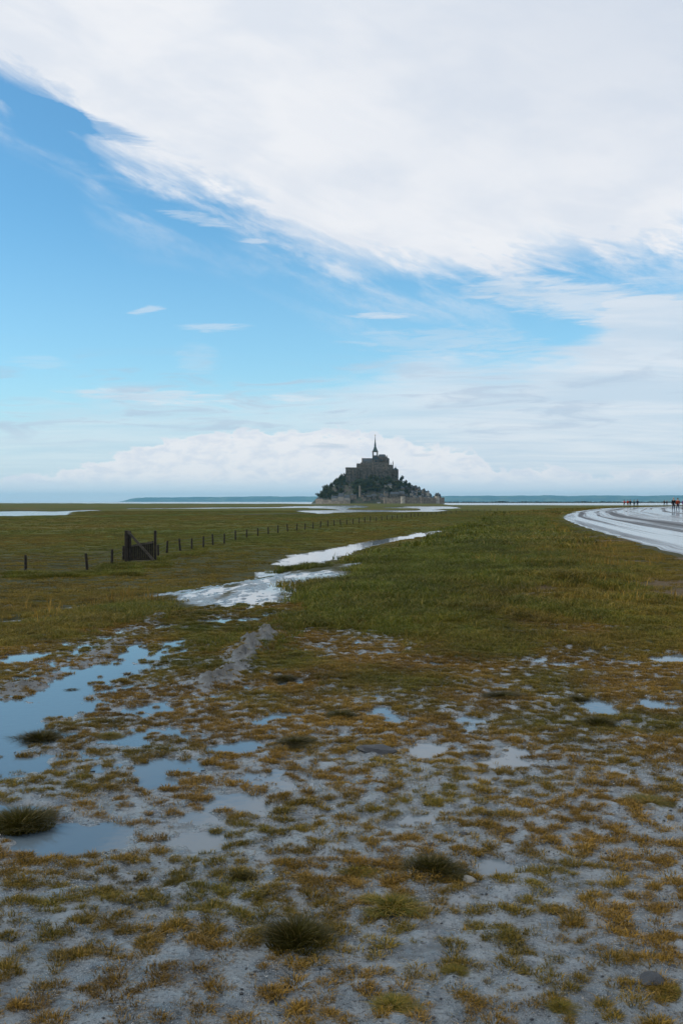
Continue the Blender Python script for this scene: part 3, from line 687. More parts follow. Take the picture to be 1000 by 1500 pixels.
def gate():
    xl, yl = at(187, 826); xr, yr = at(228, 824); yl = yr = (yl + yr) / 2; sc = yl / 59.0
    xl = (187 - 500) / F * yl; xr = (227.5 - 500) / F * yl
    z0 = min(gz_at(xl, yl), gz_at(xr, yr)); W_ = xr - xl
    g = empty('wooden_gate', ((xl + xr) / 2, yl, z0)); tag(g, 'dark weathered timber gate panel with a diagonal brace between tall posts', 'gate')
    hw = W_ / 2; H = 46 / F * yl
    bm = bmesh.new(); box(bm, -hw - 0.16, -hw + 0.07, -0.12, 0.12, -0.3, H, 0.02); bm_obj('gate_post', bm, M_wood, g)
    bm = bmesh.new(); box(bm, -hw + 0.10, -hw + 0.22, -0.09, 0.09, -0.3, H - 0.03, 0.015); bm_obj('gate_post', bm, M_wood, g)
    bm = bmesh.new(); box(bm, hw - 0.07, hw + 0.08, -0.09, 0.09, -0.3, H * 1.0, 0.02); bm_obj('gate_post', bm, M_wood, g)
    n = 11; x0 = -hw + 0.24; x1 = hw - 0.09
    for i in range(n):
        a = x0 + (x1 - x0) * i / n; b = x0 + (x1 - x0) * (i + 1) / n - 0.012; tp = H * (0.55 + 0.12 * (i / n)) + random.uniform(-.02, .02)
        bm = bmesh.new(); box(bm, a, b, -0.02 + 0.008 * (i % 2), 0.015 + 0.008 * (i % 2), 0.10, tp, 0.004); bm_obj('plank', bm, M_wood, g)
    bm = bmesh.new(); beam(bm, (x0, -0.06, H * 0.50), (x1, -0.06, H * 0.625), 0.05, 0.09, 0.006); bm_obj('top_rail', bm, M_rail, g)
    bm = bmesh.new(); beam(bm, (x0, -0.06, 0.14), (x1 * 0.98, -0.06, 0.18), 0.05, 0.10, 0.006); bm_obj('bottom_rail', bm, M_wood, g)
    bm = bmesh.new(); beam(bm, (-hw + 0.05, -0.17, H * 0.97), (hw + 0.02, -0.17, 0.02), 0.08, 0.15, 0.01); bm_obj('diagonal_brace', bm, M_rail, g)
    bm = bmesh.new(); beam(bm, (-hw * 0.2, -0.35, 0.02), (hw * 0.9, -0.25, 0.10), 0.07, 0.10, 0.01); bm_obj('fallen_board', bm, M_rail, g)
gate()
# long grass at the foot of fence and gate
x = []; y = []
for px, py in [(150 + 4 * i, 834 - 0.2 * i) for i in range(24)] + [(p, 846 - (p - 60) * .03) for p in range(20, 200, 7)] + [(232 + 7 * i, 822 - 1.5 * i) for i in range(10)]:
    for _ in range(11): a, b = at(px + random.uniform(-4, 4), py + random.uniform(-3, 3)); x.append(a); y.append(b)
x, y = np.array(x), np.array(y); z = surface(x, y)[0]; n = len(x)
scatter('fence_grass', 'long darker grass grown up at the foot of the fence and gate', np.stack([x, y, z], 1), rng.random(n) * 6.28, 0.6 + 0.7 * rng.random(n), 0.3 * rng.random(n), [blade_mesh('fence_grass', 260, 0.55, 0.20, 0.014, 0.7) for _ in range(3)])
# ------------------------------------------------------------------ the rocky island with its abbey (D metres away)
D = 2266.0; K = D / F
def IX(px): return (px - 500) * K
def IZ(py): return CAMZ + (735 - py) * K
prof = [(454, -6), (456, -2), (464, 9), (473, 19), (484, 33), (492, 43), (500, 47), (510, 50), (530, 62), (549, 68), (565, 66), (578, 56), (586, 45), (594, 37), (604, 31), (612, 25), (620, 18), (637, 9), (643, 3), (649, -2), (652, -6)]
PX = np.array([IX(p[0]) for p in prof]); PZ = np.array([p[1] for p in prof], float)
def isl(x, d):
    """height of the island rock at world x and depth d (metres behind its middle)"""
    p = np.interp(x, PX, PZ); cxx = 81.0; q = np.abs(d) / (118 * np.sqrt(np.clip(1 - ((x - cxx) / 156) ** 2, 0.02, 1)))
    fall = np.clip(1 - q ** 1.7, -0.3, 1)
    z = (p + 6) * fall - 6
    n = fbm(x * 0.035, d * 0.035, 4, 201) * 7 + np.abs(fbm(x * 0.1, d * 0.1, 3, 205)) * 4
    return z + n * np.clip(z / 25, 0, 1)
def isl1(x, d): return float(isl(np.array([float(x)]), np.array([float(d)]))[0])
m, t, b = material('island_rock'); P = pos(t); g = t.nodes.new('ShaderNodeNewGeometry'); nx_, ny_, nz_ = xyz(t, g.outputs['Normal'])
n1 = noise(t, P, 0.12, 6, 0.65); n2 = noise(t, P, 0.5, 5, 0.6)
col = mix(t, n2.step(0.35, 0.65), (0.025, 0.021, 0.017), (0.085, 0.068, 0.052)); col = mix(t, (nz_ + (n1 - 0.5) * 0.9).step(0.55, 0.8), col, (0.020, 0.028, 0.010))
t.links.new(col, b.inputs['Base Color']); b.inputs['Roughness'].default_value = 0.9; M_rock = m
gx = np.linspace(IX(453), IX(653), 190); gd = np.linspace(-118, 118, 150); GXX, GDD = np.meshgrid(gx, gd); GZ = isl(GXX, GDD)
V = np.stack([GXX.ravel(), GDD.ravel() + D, GZ.ravel()], 1); i, j = np.meshgrid(np.arange(149), np.arange(189), indexing='ij'); q = (i * 190 + j).ravel()
me = np_mesh('rocky_island', V, np.stack([q, q + 1, q + 191, q + 190], 1), smooth=False); me.materials.append(M_rock)
o = bpy.data.objects.new('rocky_island', me); C.objects.link(o); structure(o, 'steep granite islet under the abbey')

def stone_mat(name, a, b_, sc=0.25):
    m, t, b = material(name); P = pos(t); x, y, z = xyz(t, P)
    n = noise(t, P, sc, 6, 0.65); st_ = noise(t, comb(t, x * 0.6, y * 0.6, z * 0.08), 1.0, 4, 0.6)
    c = mix(t, n.step(0.35, 0.65), a, b_); c = mix(t, st_.step(0.5, 0.7) * 0.6, c, tuple(v * 0.45 for v in a)); t.links.new(c, b.inputs['Base Color']); b.inputs['Roughness'].default_value = 0.9
    br = t.nodes.new('ShaderNodeBump'); br.inputs['Strength'].default_value = 0.6; br.inputs['Distance'].default_value = 0.4; t.links.new(noise(t, P, 1.6, 4, .6).k, br.inputs['Height']); t.links.new(br.outputs[0], b.inputs['Normal'])
    return m
M_gran = stone_mat('abbey_granite', (0.050, 0.042, 0.032), (0.190, 0.155, 0.115))
M_gran2 = stone_mat('pale_granite', (0.28, 0.24, 0.19), (0.46, 0.40, 0.33))
M_ramp = stone_mat('rampart_granite', (0.13, 0.10, 0.075), (0.28, 0.225, 0.165))
M_slate = simple('slate_roof', (0.040, 0.050, 0.058), 0.6, 0.35, 0.4, 0, 0.4)
M_lead = simple('green_copper_spire', (0.035, 0.060, 0.055), 0.55, 0.3, 0.4, 0, 0.4)
M_win = simple('dark_window', (0.012, 0.013, 0.015), 0.25, 0.2, 1, 0, 0.5)
M_gold = simple('gilded_statue', (0.35, 0.25, 0.09), 0.4, 0.2, 2, 0, 0.5)

AB = empty('abbey', (IX(549), D, 55)); tag(AB, 'dark granite abbey church with a needle spire crowning the rocky island', 'abbey')
OX, OY, OZ = IX(549), D, 55.0
def ab(name, fn, mat, parent=None):
    bm = bmesh.new(); fn(bm); bmesh.ops.translate(bm, vec=(-OX, -OY, -OZ), verts=bm.verts); bmesh.ops.recalc_face_normals(bm, faces=bm.faces); return bm_obj(name, bm, mat, parent or AB)
def bx(px0, px1, d0, d1, py0, py1): return lambda bm: box(bm, IX(px0), IX(px1), D + d0, D + d1, IZ(py1), IZ(py0))
# west block and lower stages
ab('west_range', bx(506, 522.5, -34, 16, 686.3, 726), M_gran)
ab('west_range_parapet', bx(505.7, 522.8, -34.4, 16.4, 685.4, 686.6), M_gran)
ab('west_terrace', bx(522, 531.2, -30, 20, 680.4, 722), M_gran)
ab('stair_turret', lambda bm: cone(bm, IX(524.5), D - 26, IZ(715), IZ(679.6), 4.4, 4.4, 8), M_gran)
ab('lower_church', bx(528, 569, -26, 24, 678, 716), M_gran)
ab('east_range', bx(566, 582.4, -22, 26, 688.5, 715), M_gran)
ab('east_stage', bx(566, 575, -20, 22, 681.5, 690), M_gran)
ab('south_terrace', bx(531, 572, -42, -20, 690, 722), M_gran)
ab('garden_wall', bx(510, 560, -62, -58, 712, 724), M_gran)
for k, (p0, p1, dd, ya, yb) in enumerate([(533, 534.4, -45, 684, 720), (539, 540.4, -45, 686, 720), (545, 546.6, -45, 685, 720), (551, 552.6, -45, 686, 719), (557.5, 559, -45, 685, 718), (564, 565.4, -45, 686, 718), (570, 571.3, -45, 688, 716), (575, 576.2, -25, 688, 712), (580, 581.4, -25, 689, 712),
                                          (511, 512, -37, 692, 724), (516.5, 517.5, -37, 692, 724)]):
    ab('buttress', bx(p0, p1, dd, dd + 8, ya, yb), M_gran)
# nave and transept
ab('nave_wall', bx(530.4, 545.5, -9, 9, 676.2, 680), M_gran)
ab('nave_roof', lambda bm: prism_roof(bm, IX(530), IX(545.6), D - 10, D + 10, IZ(677.5), IZ(671.2), 'x'), M_slate)
ab('west_front', lambda bm: (box(bm, IX(529.6), IX(531.0), D - 9.5, D + 9.5, IZ(681), IZ(676.6)), prism_roof(bm, IX(529.6), IX(531.0), D - 9.5, D + 9.5, IZ(676.6), IZ(670.9), 'x')), M_gran)
ab('side_aisle', bx(531, 545, -17, -9, 679.6, 684), M_gran)
ab('aisle_roof', lambda bm: prism_roof(bm, IX(531), IX(545), D - 17.5, D - 8.5, IZ(679.7), IZ(677.4), 'x'), M_slate)
ab('transept', bx(544.5, 554.5, -24, 20, 673.5, 684), M_gran)
ab('transept_roof', lambda bm: prism_roof(bm, IX(544.2), IX(554.8), D - 24.6, D + 20, IZ(673.5), IZ(667.5), 'y'), M_slate)
# crossing tower: solid below, open belfry above so that the sky shows through
ab('crossing_tower', bx(545.2, 553.2, -6.4, 6.4, 667.2, 676), M_gran)
for sx in (0, 1):
    for sy in (0, 1):
        a0 = 545.2 if sx == 0 else 551.5
        ab('belfry_pier', bx(a0, a0 + 1.7, -6.4 + sy * 9.9, -3.5 + sy * 9.9, 662.2, 667.3), M_gran)
ab('belfry_cornice', bx(544.9, 553.5, -6.8, 6.8, 661.0, 662.3), M_gran)
ab('tower_roof', lambda bm: (cone(bm, IX(549.2), D, IZ(661.2), IZ(658.5), 8.6, 6.2, 4, math.pi / 4), cone(bm, IX(549.2), D, IZ(658.6), IZ(652.8), 6.2, 1.9, 4, math.pi / 4)), M_lead)
ab('spire', lambda bm: (cone(bm, IX(549.2), D, IZ(653.4), IZ(651.4), 2.3, 2.0, 8), cone(bm, IX(549.2), D, IZ(651.4), IZ(638.6), 1.65, 0.25, 8)), M_lead)
for a in range(4):
    ab('spire_pinnacle', lambda bm: cone(bm, IX(549.2) + 2.0 * math.cos(a * 1.571 + .78), D + 2.0 * math.sin(a * 1.571 + .78), IZ(654), IZ(648.5), 0.6, 0.08, 5), M_lead)
ab('spire_statue', lambda bm: (cone(bm, IX(549.2), D, IZ(638.8), IZ(636.4), 0.75, 0.3, 6), box(bm, IX(549.2) - 1.3, IX(549.2) + 1.1, D - 0.3, D + 0.3, IZ(638.1), IZ(637.5))), M_gold)
# choir with stepped apse and pinnacles
ab('choir', bx(553, 565.8, -8, 8, 668.8, 684), M_gran)
ab('choir_roof', lambda bm: prism_roof(bm, IX(553), IX(565.5), D - 8, D + 8, IZ(669.5), IZ(665.6), 'x', 3), M_slate)
ab('apse', lambda bm: cone(bm, IX(564), D, IZ(684), IZ(672), 9.2, 9.2, 10), M_gran)
ab('apse_roof', lambda bm: cone(bm, IX(564), D, IZ(672), IZ(668.8), 9.4, 1.0, 10), M_slate)
ab('ambulatory', bx(553.5, 569.2, -15, 15, 677.5, 688), M_gran)
for px, dd, ya in [(556, -15, 672), (559.5, -15, 671), (563, -15, 669.4), (566.4, -13, 669.0), (568.7, -8, 673.4), (568.9, 4, 674), (571.5, -14, 680), (574.6, -18, 677.2), (578.5, -16, 684.5)]:
    ab('pinnacle', lambda bm: (box(bm, IX(px) - 0.9, IX(px) + 0.9, D + dd - 0.9, D + dd + 0.9, IZ(690), IZ(ya + 2.2)), cone(bm, IX(px), D + dd, IZ(ya + 2.2), IZ(ya - 2.4), 1.5, 0.1, 4, .78)), M_gran)
for px in (555.5, 559, 562.6, 566): ab('flying_buttress', lambda bm: beam(bm, (IX(px), D - 14.5, IZ(675)), (IX(px), D - 7.5, IZ(670.5)), 0.9, 1.2), M_gran)
ab('east_roof', lambda bm: prism_roof(bm, IX(573.5), IX(582.6), D - 23, D + 27, IZ(688.6), IZ(685.2), 'y', 2), M_slate)
# windows: recessed dark openings, arched ones on the church
def win(px, py, wd, hg, dd, arch=True):
    def f(bm):
        x = IX(px); z0 = IZ(py); y = D + dd
        pts = [(x - wd / 2, z0), (x + wd / 2, z0), (x + wd / 2, z0 + hg * .7), (x, z0 + hg), (x - wd / 2, z0 + hg * .7)] if arch else [(x - wd / 2, z0), (x + wd / 2, z0), (x + wd / 2, z0 + hg), (x - wd / 2, z0 + hg)]
        fr = [bm.verts.new((p, y - 0.05, q)) for p, q in pts]; bk = [bm.verts.new((p, y + 0.5, q)) for p, q in pts]; n = len(pts)
        bm.faces.new(fr)
        for i in range(n): bm.faces.new((fr[i], bk[i], bk[(i + 1) % n], fr[(i + 1) % n]))
    ab('window', f, M_win)
for r_ in range(6):
    for c_ in range(5):
        if random.random() < 0.85: win(508 + c_ * 3.0 + random.uniform(-.2, .2), 692.5 + r_ * 4.6, 1.7, 3.0, -34, False)
for c_ in range(6): win(536 + c_ * 6, 701, 2.0, 7, -42); win(535.6 + c_ * 6.1, 712, 1.8, 4.5, -42)
for c_ in range(5): win(533 + c_ * 2.6, 683.4, 1.3, 3.6, -17)
for c_ in range(4): win(555 + c_ * 3.4, 676, 2.0, 7.5, -8); win(555.2 + c_ * 3.6, 686, 1.6, 4.5, -15)
for c_ in range(4): win(572.6 + c_ * 2.8, 700, 1.6, 6, -22); win(572.6 + c_ * 2.8, 709, 1.4, 4, -22)
win(549.3, 680, 4, 9, -24)

# houses of the village, each on its own spot of the slope
def house_at(px, py, wpx, hpx, dep, roofm=M_slate, wallm=M_gran, yaw=0.0, hip=1.0, label=None, group='village houses on the island', rf=0.42, along='x'):
    x = IX(px); z1 = IZ(py) ; w = wpx * K; hh = hpx * K; zt = z1 + hh
    ds = np.linspace(-112, 20, 90); zz = isl(np.full(90, x), ds); k = int(np.argmax(zz > z1)) if (zz > z1).any() else 45; d = ds[k]
    e = empty('stone_house', (x, D + d, z1), yaw)
    tag(e, label or 'small slate roofed stone house on the village slope', 'house', group)
    bm = bmesh.new(); box(bm, -w / 2, w / 2, -dep / 2, dep / 2, -6, hh * (1 - rf)); bm_obj('wall', bm, wallm, e)
    bm = bmesh.new(); prism_roof(bm, -w / 2 - .4, w / 2 + .4, -dep / 2 - .4, dep / 2 + .4, hh * (1 - rf) + .01, hh, along, hip); r_ = bm_obj('roof', bm, roofm, e)
    bm = bmesh.new(); sx = w * random.choice((-.36, .36)); box(bm, sx - .6, sx + .6, -.6, .6, hh * .6, hh + 1.2); bm_obj('chimney', bm, wallm, r_)
    for c in range(max(1, int(w / 3.2))):
        cx = -w / 2 + (c + .5) * w / max(1, int(w / 3.2)); bm = bmesh.new(); box(bm, cx - .45, cx + .45, -dep / 2 - .06, -dep / 2 + .2, hh * .2, hh * .2 + 1.4); bm_obj('window', bm, M_win, e)
    return e
random.seed(11)
hs = [(490, 735.0, 9, 8.5, 12, M_gran2, 'low pale stone building on the left shore of the island'), (499.5, 735.2, 8.5, 12.5, 13, M_gran2, 'pale gabled stone house, tallest on the left shore of the island'), (508, 735.4, 7.5, 10, 13, M_gran2, 'pale grey house right of the tallest shore house'),
      (469, 734.6, 9, 5.2, 10, M_gran2, 'low pale wall like building at the left foot of the island'), (574, 729, 12, 8, 11, M_gran, 'long slate roofed house above the rampart'), (584, 728.5, 9, 8.5, 11, M_gran, 'slate roofed house right of the long one above the rampart'),
      (517, 729, 8, 5.5, 10, M_ramp, 'brown stone house on the lower centre of the island'), (566, 714, 11, 4.5, 10, M_gran2, 'pale terrace house among the trees under the abbey')]
for px, py, wp, hp, dp, wm, lab in hs: house_at(px, py, wp, hp, dp, M_slate, wm, random.uniform(-.08, .08), 1.5, lab, None)
for i in range(58):
    px = random.uniform(586, 641); top = np.interp(px, [586, 604, 620, 637, 643], [712, 713, 720, 724, 729]); py = random.uniform(top + 2.5, 732)
    house_at(px, py, random.uniform(3.2, 5.6), random.uniform(4.0, 6.0), random.uniform(7, 10), random.choice((M_slate, M_slate, M_slate)), random.choice((M_gran, M_gran, M_gran, M_gran2)), random.uniform(-.5, .5), random.choice((0, 0, 1.2)),
             'small slate roofed stone house packed on the right hand slope of the island', along=random.choice('xy'))
for i in range(10):
    px = random.uniform(522, 566); py = random.uniform(725, 733)
    house_at(px, py, random.uniform(3.5, 6), random.uniform(4, 5.5), 9, M_slate, random.choice((M_gran, M_ramp)), random.uniform(-.3, .3), 0, 'small dark stone house at the lower centre of the island under the abbey trees', along=random.choice('xy'))
# ramparts
def rampart(pts, ztop, label, th=3.0):
    e = empty('rampart_wall', (IX(pts[0][0]), D + pts[0][1], -3)); tag(e, label, 'wall', 'ramparts round the island')
    for i in range(len(pts) - 1):
        a = Vector((IX(pts[i][0]), D + pts[i][1], 0)) - Vector((e.location.x, e.location.y, 0)); b_ = Vector((IX(pts[i + 1][0]), D + pts[i + 1][1], 0)) - Vector((e.location.x, e.location.y, 0))
        dv = b_ - a; ln = dv.length; bm = bmesh.new(); hgt = ztop[i] + 3
        box(bm, -0.02, ln + .02, -th / 2, th / 2, -2, hgt)
        bmesh.ops.rotate(bm, cent=(0, 0, 0), matrix=Matrix.Rotation(math.atan2(dv.y, dv.x), 3, 'Z'), verts=bm.verts); bmesh.ops.translate(bm, vec=a, verts=bm.verts); bm_obj('wall', bm, M_ramp, e)
        bm = bmesh.new(); n = max(2, int(ln / 2.6))
        for k in range(n): box(bm, k * ln / n, k * ln / n + ln / n * .6, -th / 2 - .1, -th / 2 + .6, hgt + .01, hgt + 1.1)
        bmesh.ops.rotate(bm, cent=(0, 0, 0), matrix=Matrix.Rotation(math.atan2(dv.y, dv.x), 3, 'Z'), verts=bm.verts); bmesh.ops.translate(bm, vec=a, verts=bm.verts); o = bm_obj('battlement', bm, M_ramp, e)
rampart([(561, -114), (574, -119), (587, -120), (604, -117), (620, -108), (634, -92), (643, -62)], [8.5, 9.5, 10.5, 9.5, 9, 8.5], 'long brown rampart wall along the right shore of the island')
rampart([(464, -62), (474, -84), (486, -98), (500, -110), (512, -115)], [7.0, 5.0, 3.0, 3.0], 'low pale sea wall along the left shore of the island')
def tower(px, d, r, pt, label, mt=M_ramp, roof=False, zb=-3):
    e = empty('rampart_tower', (IX(px), D + d, zb)); tag(e, label, 'tower'); hgt = IZ(pt) - zb
    bm = bmesh.new(); cone(bm, 0, 0, -2, hgt - 1.4, r * 1.06, r, 12); cone(bm, 0, 0, hgt - 1.39, hgt, r * 1.12, r * 1.12, 12); bm_obj('drum', bm, mt, e)
    if roof: bm = bmesh.new(); cone(bm, 0, 0, hgt + .01, hgt + 5, r * 1.15, .2, 12); bm_obj('roof', bm, M_slate, e)
tower(585, -121, 5.0, 727.5, 'pale round tower standing out of the middle of the rampart', M_gran2); tower(611, -114, 4.5, 728, 'round tower on the right stretch of the rampart'); tower(634, -92, 5, 727.3, 'broad round tower near the right end of the rampart', M_gran2)
tower(643.5, -60, 4.5, 729, 'last tower at the right tip of the rampart'); tower(525.5, -108, 1.7, 712.5, 'slender pale stone turret on the rocks left of centre', M_ramp, False, 14)
tower(561, -112, 4, 728.5, 'squat corner tower where the rampart begins')

# trees on the island
m, t, b = material('island_foliage'); oi = t.nodes.new('ShaderNodeObjectInfo'); g = t.nodes.new('ShaderNodeNewGeometry'); rnd = E(t, g.outputs['Random Per Island']); orn = E(t, oi.outputs['Random'])
c = mix(t, rnd, (0.020, 0.028, 0.008), (0.060, 0.070, 0.018)); c = mix(t, orn.step(0.5, 1.0) * 0.6, c, (0.045, 0.042, 0.016)); t.links.new(c, b.inputs['Base Color']); b.inputs['Roughness'].default_value = 0.8; b.inputs['Specular IOR Level'].default_value = 0.15; M_leaf = m
def crown_mesh(n=520, tall=1.0):
    lobes = [(rng.normal(0, .38), rng.normal(0, .38), rng.uniform(.35, 1.1) * tall, rng.uniform(.34, .6)) for _ in range(7)]
    k = rng.integers(0, 7, n); Lb = np.array(lobes)[k]; d = rng.normal(0, 1, (n, 3)); d /= np.linalg.norm(d, axis=1)[:, None]
    c = Lb[:, :3] + d * Lb[:, 3:4] * (0.5 + 0.55 * rng.random((n, 1))); s_ = 0.07 + 0.09 * rng.random(n)
    a = rng.normal(0, 1, (n, 3)); a /= np.linalg.norm(a, axis=1)[:, None]; b2 = np.cross(a, d); b2 /= np.linalg.norm(b2, axis=1)[:, None] + 1e-6
    V = np.stack([c - a * s_[:, None], c + b2 * s_[:, None], c + a * s_[:, None], c - b2 * s_[:, None]], 1).reshape(-1, 3)
    me = np_mesh('crown', V, np.arange(n * 4).reshape(-1, 4), smooth=False); me.materials.append(M_leaf); return me
crowns = [crown_mesh(), crown_mesh(), crown_mesh(460, 1.5), crown_mesh(560, .8)]
bm = bmesh.new(); cone(bm, 0, 0, -.4, .75, .09, .04, 6); trunk_me = bpy.data.meshes.new('trunk'); bm.to_mesh(trunk_me); bm.free(); trunk_me.materials.append(M_wood)
def tree(x, d, s_, k, lab, grp):
    e = empty('tree', (x, D + d, isl1(x, d))); tag(e, lab, 'tree', grp)
    for nm_, me in (('crown', crowns[k % 4]), ('trunk', trunk_me)):
        o = bpy.data.objects.new(nm_, me); C.objects.link(o); o.parent = e; o.scale = (s_, s_, s_ * 1.05); o.rotation_euler = (0, 0, k * 1.1)
random.seed(5); n = 0
while n < 75:
    px = random.uniform(466, 506); d = random.uniform(-100, 12)
    if isl1(IX(px), d) > 8: tree(IX(px), d, random.uniform(4.2, 7.5), n, 'dark tree in the wood on the steep left slope of the island', 'trees on the left slope of the island'); n += 1
for k in range(95):
    px = random.uniform(516, 588); d = random.uniform(-88, -46); z_ = isl1(IX(px), d)
    if 10 < z_ < 50: tree(IX(px), d, random.uniform(4.0, 7.0), k, 'dark tree below the abbey walls on the front slope of the island', 'trees below the abbey')
for k in range(34):
    px = random.uniform(583, 612); d = random.uniform(-60, 5); tree(IX(px), d, random.uniform(3.6, 6.6), k, 'dark tree to the right of the abbey above the village roofs', 'trees above the village')
for px, d, s_ in [(499, -6, 8.5), (496, -8, 6), (490, -10, 6.5), (587.5, -10, 7.5), (593, -8, 6.5), (598, -6, 5.5), (612, -8, 6)]:
    tree(IX(px), d, s_, 2, 'tall tree breaking the skyline %s' % {499: 'just left of the abbey', 496: 'second left of the abbey', 490: 'highest on the far left slope', 587.5: 'just right of the abbey', 593: 'second right of the abbey', 598: 'third right of the abbey', 612: 'alone above the village roofs'}[px], None)

# a pale van parked on the shore below the centre
def van():
    x = IX(554.5); y = 2110.0; e = empty('parked_van', (x * y / D, y, -1.95), 0.1); tag(e, 'pale van parked on the shore in front of the island', 'van')
    bm = bmesh.new(); box(bm, -3, 3, -1, 1, .35, 2.3, .15); box(bm, 3.01, 4, -.95, .95, .35, 1.4, .15); bm_obj('body', bm, simple('white_paint', (0.6, 0.62, 0.64), .4, .05, 1, 0), e)
    bm = bmesh.new(); box(bm, -2.6, 2.6, -1.03, -1.005, 1.3, 2.0); bm_obj('window', bm, M_win, e)
    for wx in (-1.9, 2.6):
        for wy in (-.95, .95):
            bm = bmesh.new(); cone(bm, 0, 0, -.12, .12, .4, .4, 12); bmesh.ops.rotate(bm, cent=(0, 0, 0), matrix=Matrix.Rotation(math.pi / 2, 3, 'X'), verts=bm.verts); bmesh.ops.translate(bm, vec=(wx, wy, .4), verts=bm.verts); bm_obj('wheel', bm, M_win, e)
van()

# ------------------------------------------------------------------ far coast
def coast(name, label, x0, x1, y0, topf, depth, seed):
    nx = int((x1 - x0) / 65); ny = 26; xs = np.linspace(x0, x1, nx); ds = np.linspace(0, depth, ny); XX, DD = np.meshgrid(xs, ds)
    Hh = topf(XX); rise = sst(0, depth * 0.75, DD) ** 0.8
    ZZ = -4 + (Hh + 4) * rise * (0.9 + 0.2 * fbm(XX * .0011, DD * .0011, 3, seed)) + (fbm(XX * .012, DD * .012, 3, seed + 3) * 9 + np.abs(fbm(XX * .03, DD * .03, 2, seed + 5)) * 9) * sst(0.0, 0.3, rise) * (Hh > 5)
    V = np.stack([XX.ravel(), (y0 + DD).ravel(), ZZ.ravel()], 1); i, j = np.meshgrid(np.arange(ny - 1), np.arange(nx - 1), indexing='ij'); q = (i * nx + j).ravel()
    me = np_mesh(name, V, np.stack([q, q + 1, q + nx + 1, q + nx], 1), smooth=False)
    m, t, b = material(name + '_woods'); x, y, z = xyz(t, pos(t)); n = noise(t, comb(t, x * .004, y * .0035, 0.0), 1, 5, .6); n2 = noise(t, comb(t, x * .02, y * .02, z * .05), 1, 5, .6)
    vo = t.nodes.new('ShaderNodeTexVoronoi'); t.links.new(comb(t, x * .0022, y * .0022, 0.0), vo.inputs['Vector']); vo.inputs['Scale'].default_value = 1; fld = xyz(t, vo.outputs['Color'])[0]
    c = mix(t, fld.step(0.55, 0.7) * n2.step(.3, .55), (0.022, 0.034, 0.016), (0.10, 0.115, 0.045)); c = mix(t, n.step(.5, .62), c, (0.02, 0.03, 0.014))
    t.links.new(c, b.inputs['Base Color']); b.inputs['Roughness'].default_value = .95; b.inputs['Specular IOR Level'].default_value = 0.0; me.materials.append(m)
    o = bpy.data.objects.new(name, me); C.objects.link(o); structure(o, label)
YC = 34000.0; KC = YC / F
coast('far_headland', 'low wooded headland across the bay on the left', (168 - 500) * KC, (520 - 500) * KC, YC, lambda x: np.interp(x / KC + 500, [170, 173, 181, 230, 300, 380, 520], [-4, 80, 155, 172, 182, 200, 208]), 2600, 301)
coast('far_hills', 'low wooded hills along the whole right of the horizon', (560 - 500) * KC, (2300 - 500) * KC, YC * 0.93, lambda x: np.interp(x / KC + 500, [560, 640, 700, 800, 900, 1000, 2300], [195, 208, 216, 226, 220, 234, 270]), 3400, 321)
# dark hedge and dyke line on the far flats
def treeline():
    n = 900; xs = np.linspace(350, 3300, n); V = []; T = []; y0 = 3900.0
    hgt = 1.5 + 4.5 * np.abs(fbm(xs * .012, xs * 0 + 2.2, 4, 341)) + 2.5 * rng.random(n)
    for i in range(n): V += [(xs[i], y0 + rng.normal(0, 4), -3), (xs[i], y0 + rng.normal(0, 3), hgt[i] - 1.9), (xs[i], y0 + 25 + rng.normal(0, 3), hgt[i] - 1.9), (xs[i], y0 + 30, -3)]
    for i in range(n - 1):
        for k in range(3): a = i * 4 + k; T.append((a, a + 4, a + 5, a + 1))
    o = mesh_obj('far_hedge', V, T, simple('hedge_leaves', (0.03, 0.035, 0.02), .9, .4, .05, 0, 0.1)); tag(o, 'dark low line of hedges and dyke beyond the flats on the right', 'hedge', kind='stuff')
treeline()

# ------------------------------------------------------------------ walkers on the road
def cloth(name, c): return simple(name, c, 0.85, 0.2, 6, 0.2, 0.15)
M_skin = simple('skin', (0.42, 0.26, 0.19), 0.6, 0.1, 10, 0); M_hair = simple('hair', (0.03, 0.022, 0.016), .7, .3, 20, 0)
def skin_mesh(joints, edges, root=0, sub=1):
    me = bpy.data.meshes.new('body'); me.from_pydata([j[0] for j in joints], edges, []); o = bpy.data.objects.new('body', me); C.objects.link(o)
    md = o.modifiers.new('skin', 'SKIN'); sv = me.skin_vertices[0] if len(me.skin_vertices) else None
    if sv is None:
        bm = bmesh.new(); bm.from_mesh(me); bm.verts.layers.skin.verify(); bm.to_mesh(me); bm.free(); sv = me.skin_vertices[0]
    for i, j in enumerate(joints): sv.data[i].radius = j[1] if isinstance(j[1], tuple) else (j[1], j[1]); sv.data[i].use_root = (i == root)
    s2 = o.modifiers.new('sub', 'SUBSURF'); s2.levels = sub; s2.render_levels = sub
    dg = bpy.context.evaluated_depsgraph_get(); dg.update(); m2 = bpy.data.meshes.new_from_object(o.evaluated_get(dg)); bpy.data.objects.remove(o); return m2
def finger_tubes(bm, hand, down, side):
    for k in range(4): 
        a = Vector(hand) + Vector((0, (k - 1.5) * 0.02, -0.03)); ln = (0.07, 0.08, 0.075, 0.06)[k]
        tube_pts(bm, [a, a + Vector((side * -.004, 0.004, -ln * .5)), a + Vector((side * -.018, 0.006, -ln))], 0.009, 5)
    a = Vector(hand) + Vector((0, 0.035, 0.02)); tube_pts(bm, [a, a + Vector((0, 0.025, -0.03)), a + Vector((0, 0.03, -0.055))], 0.010, 5)
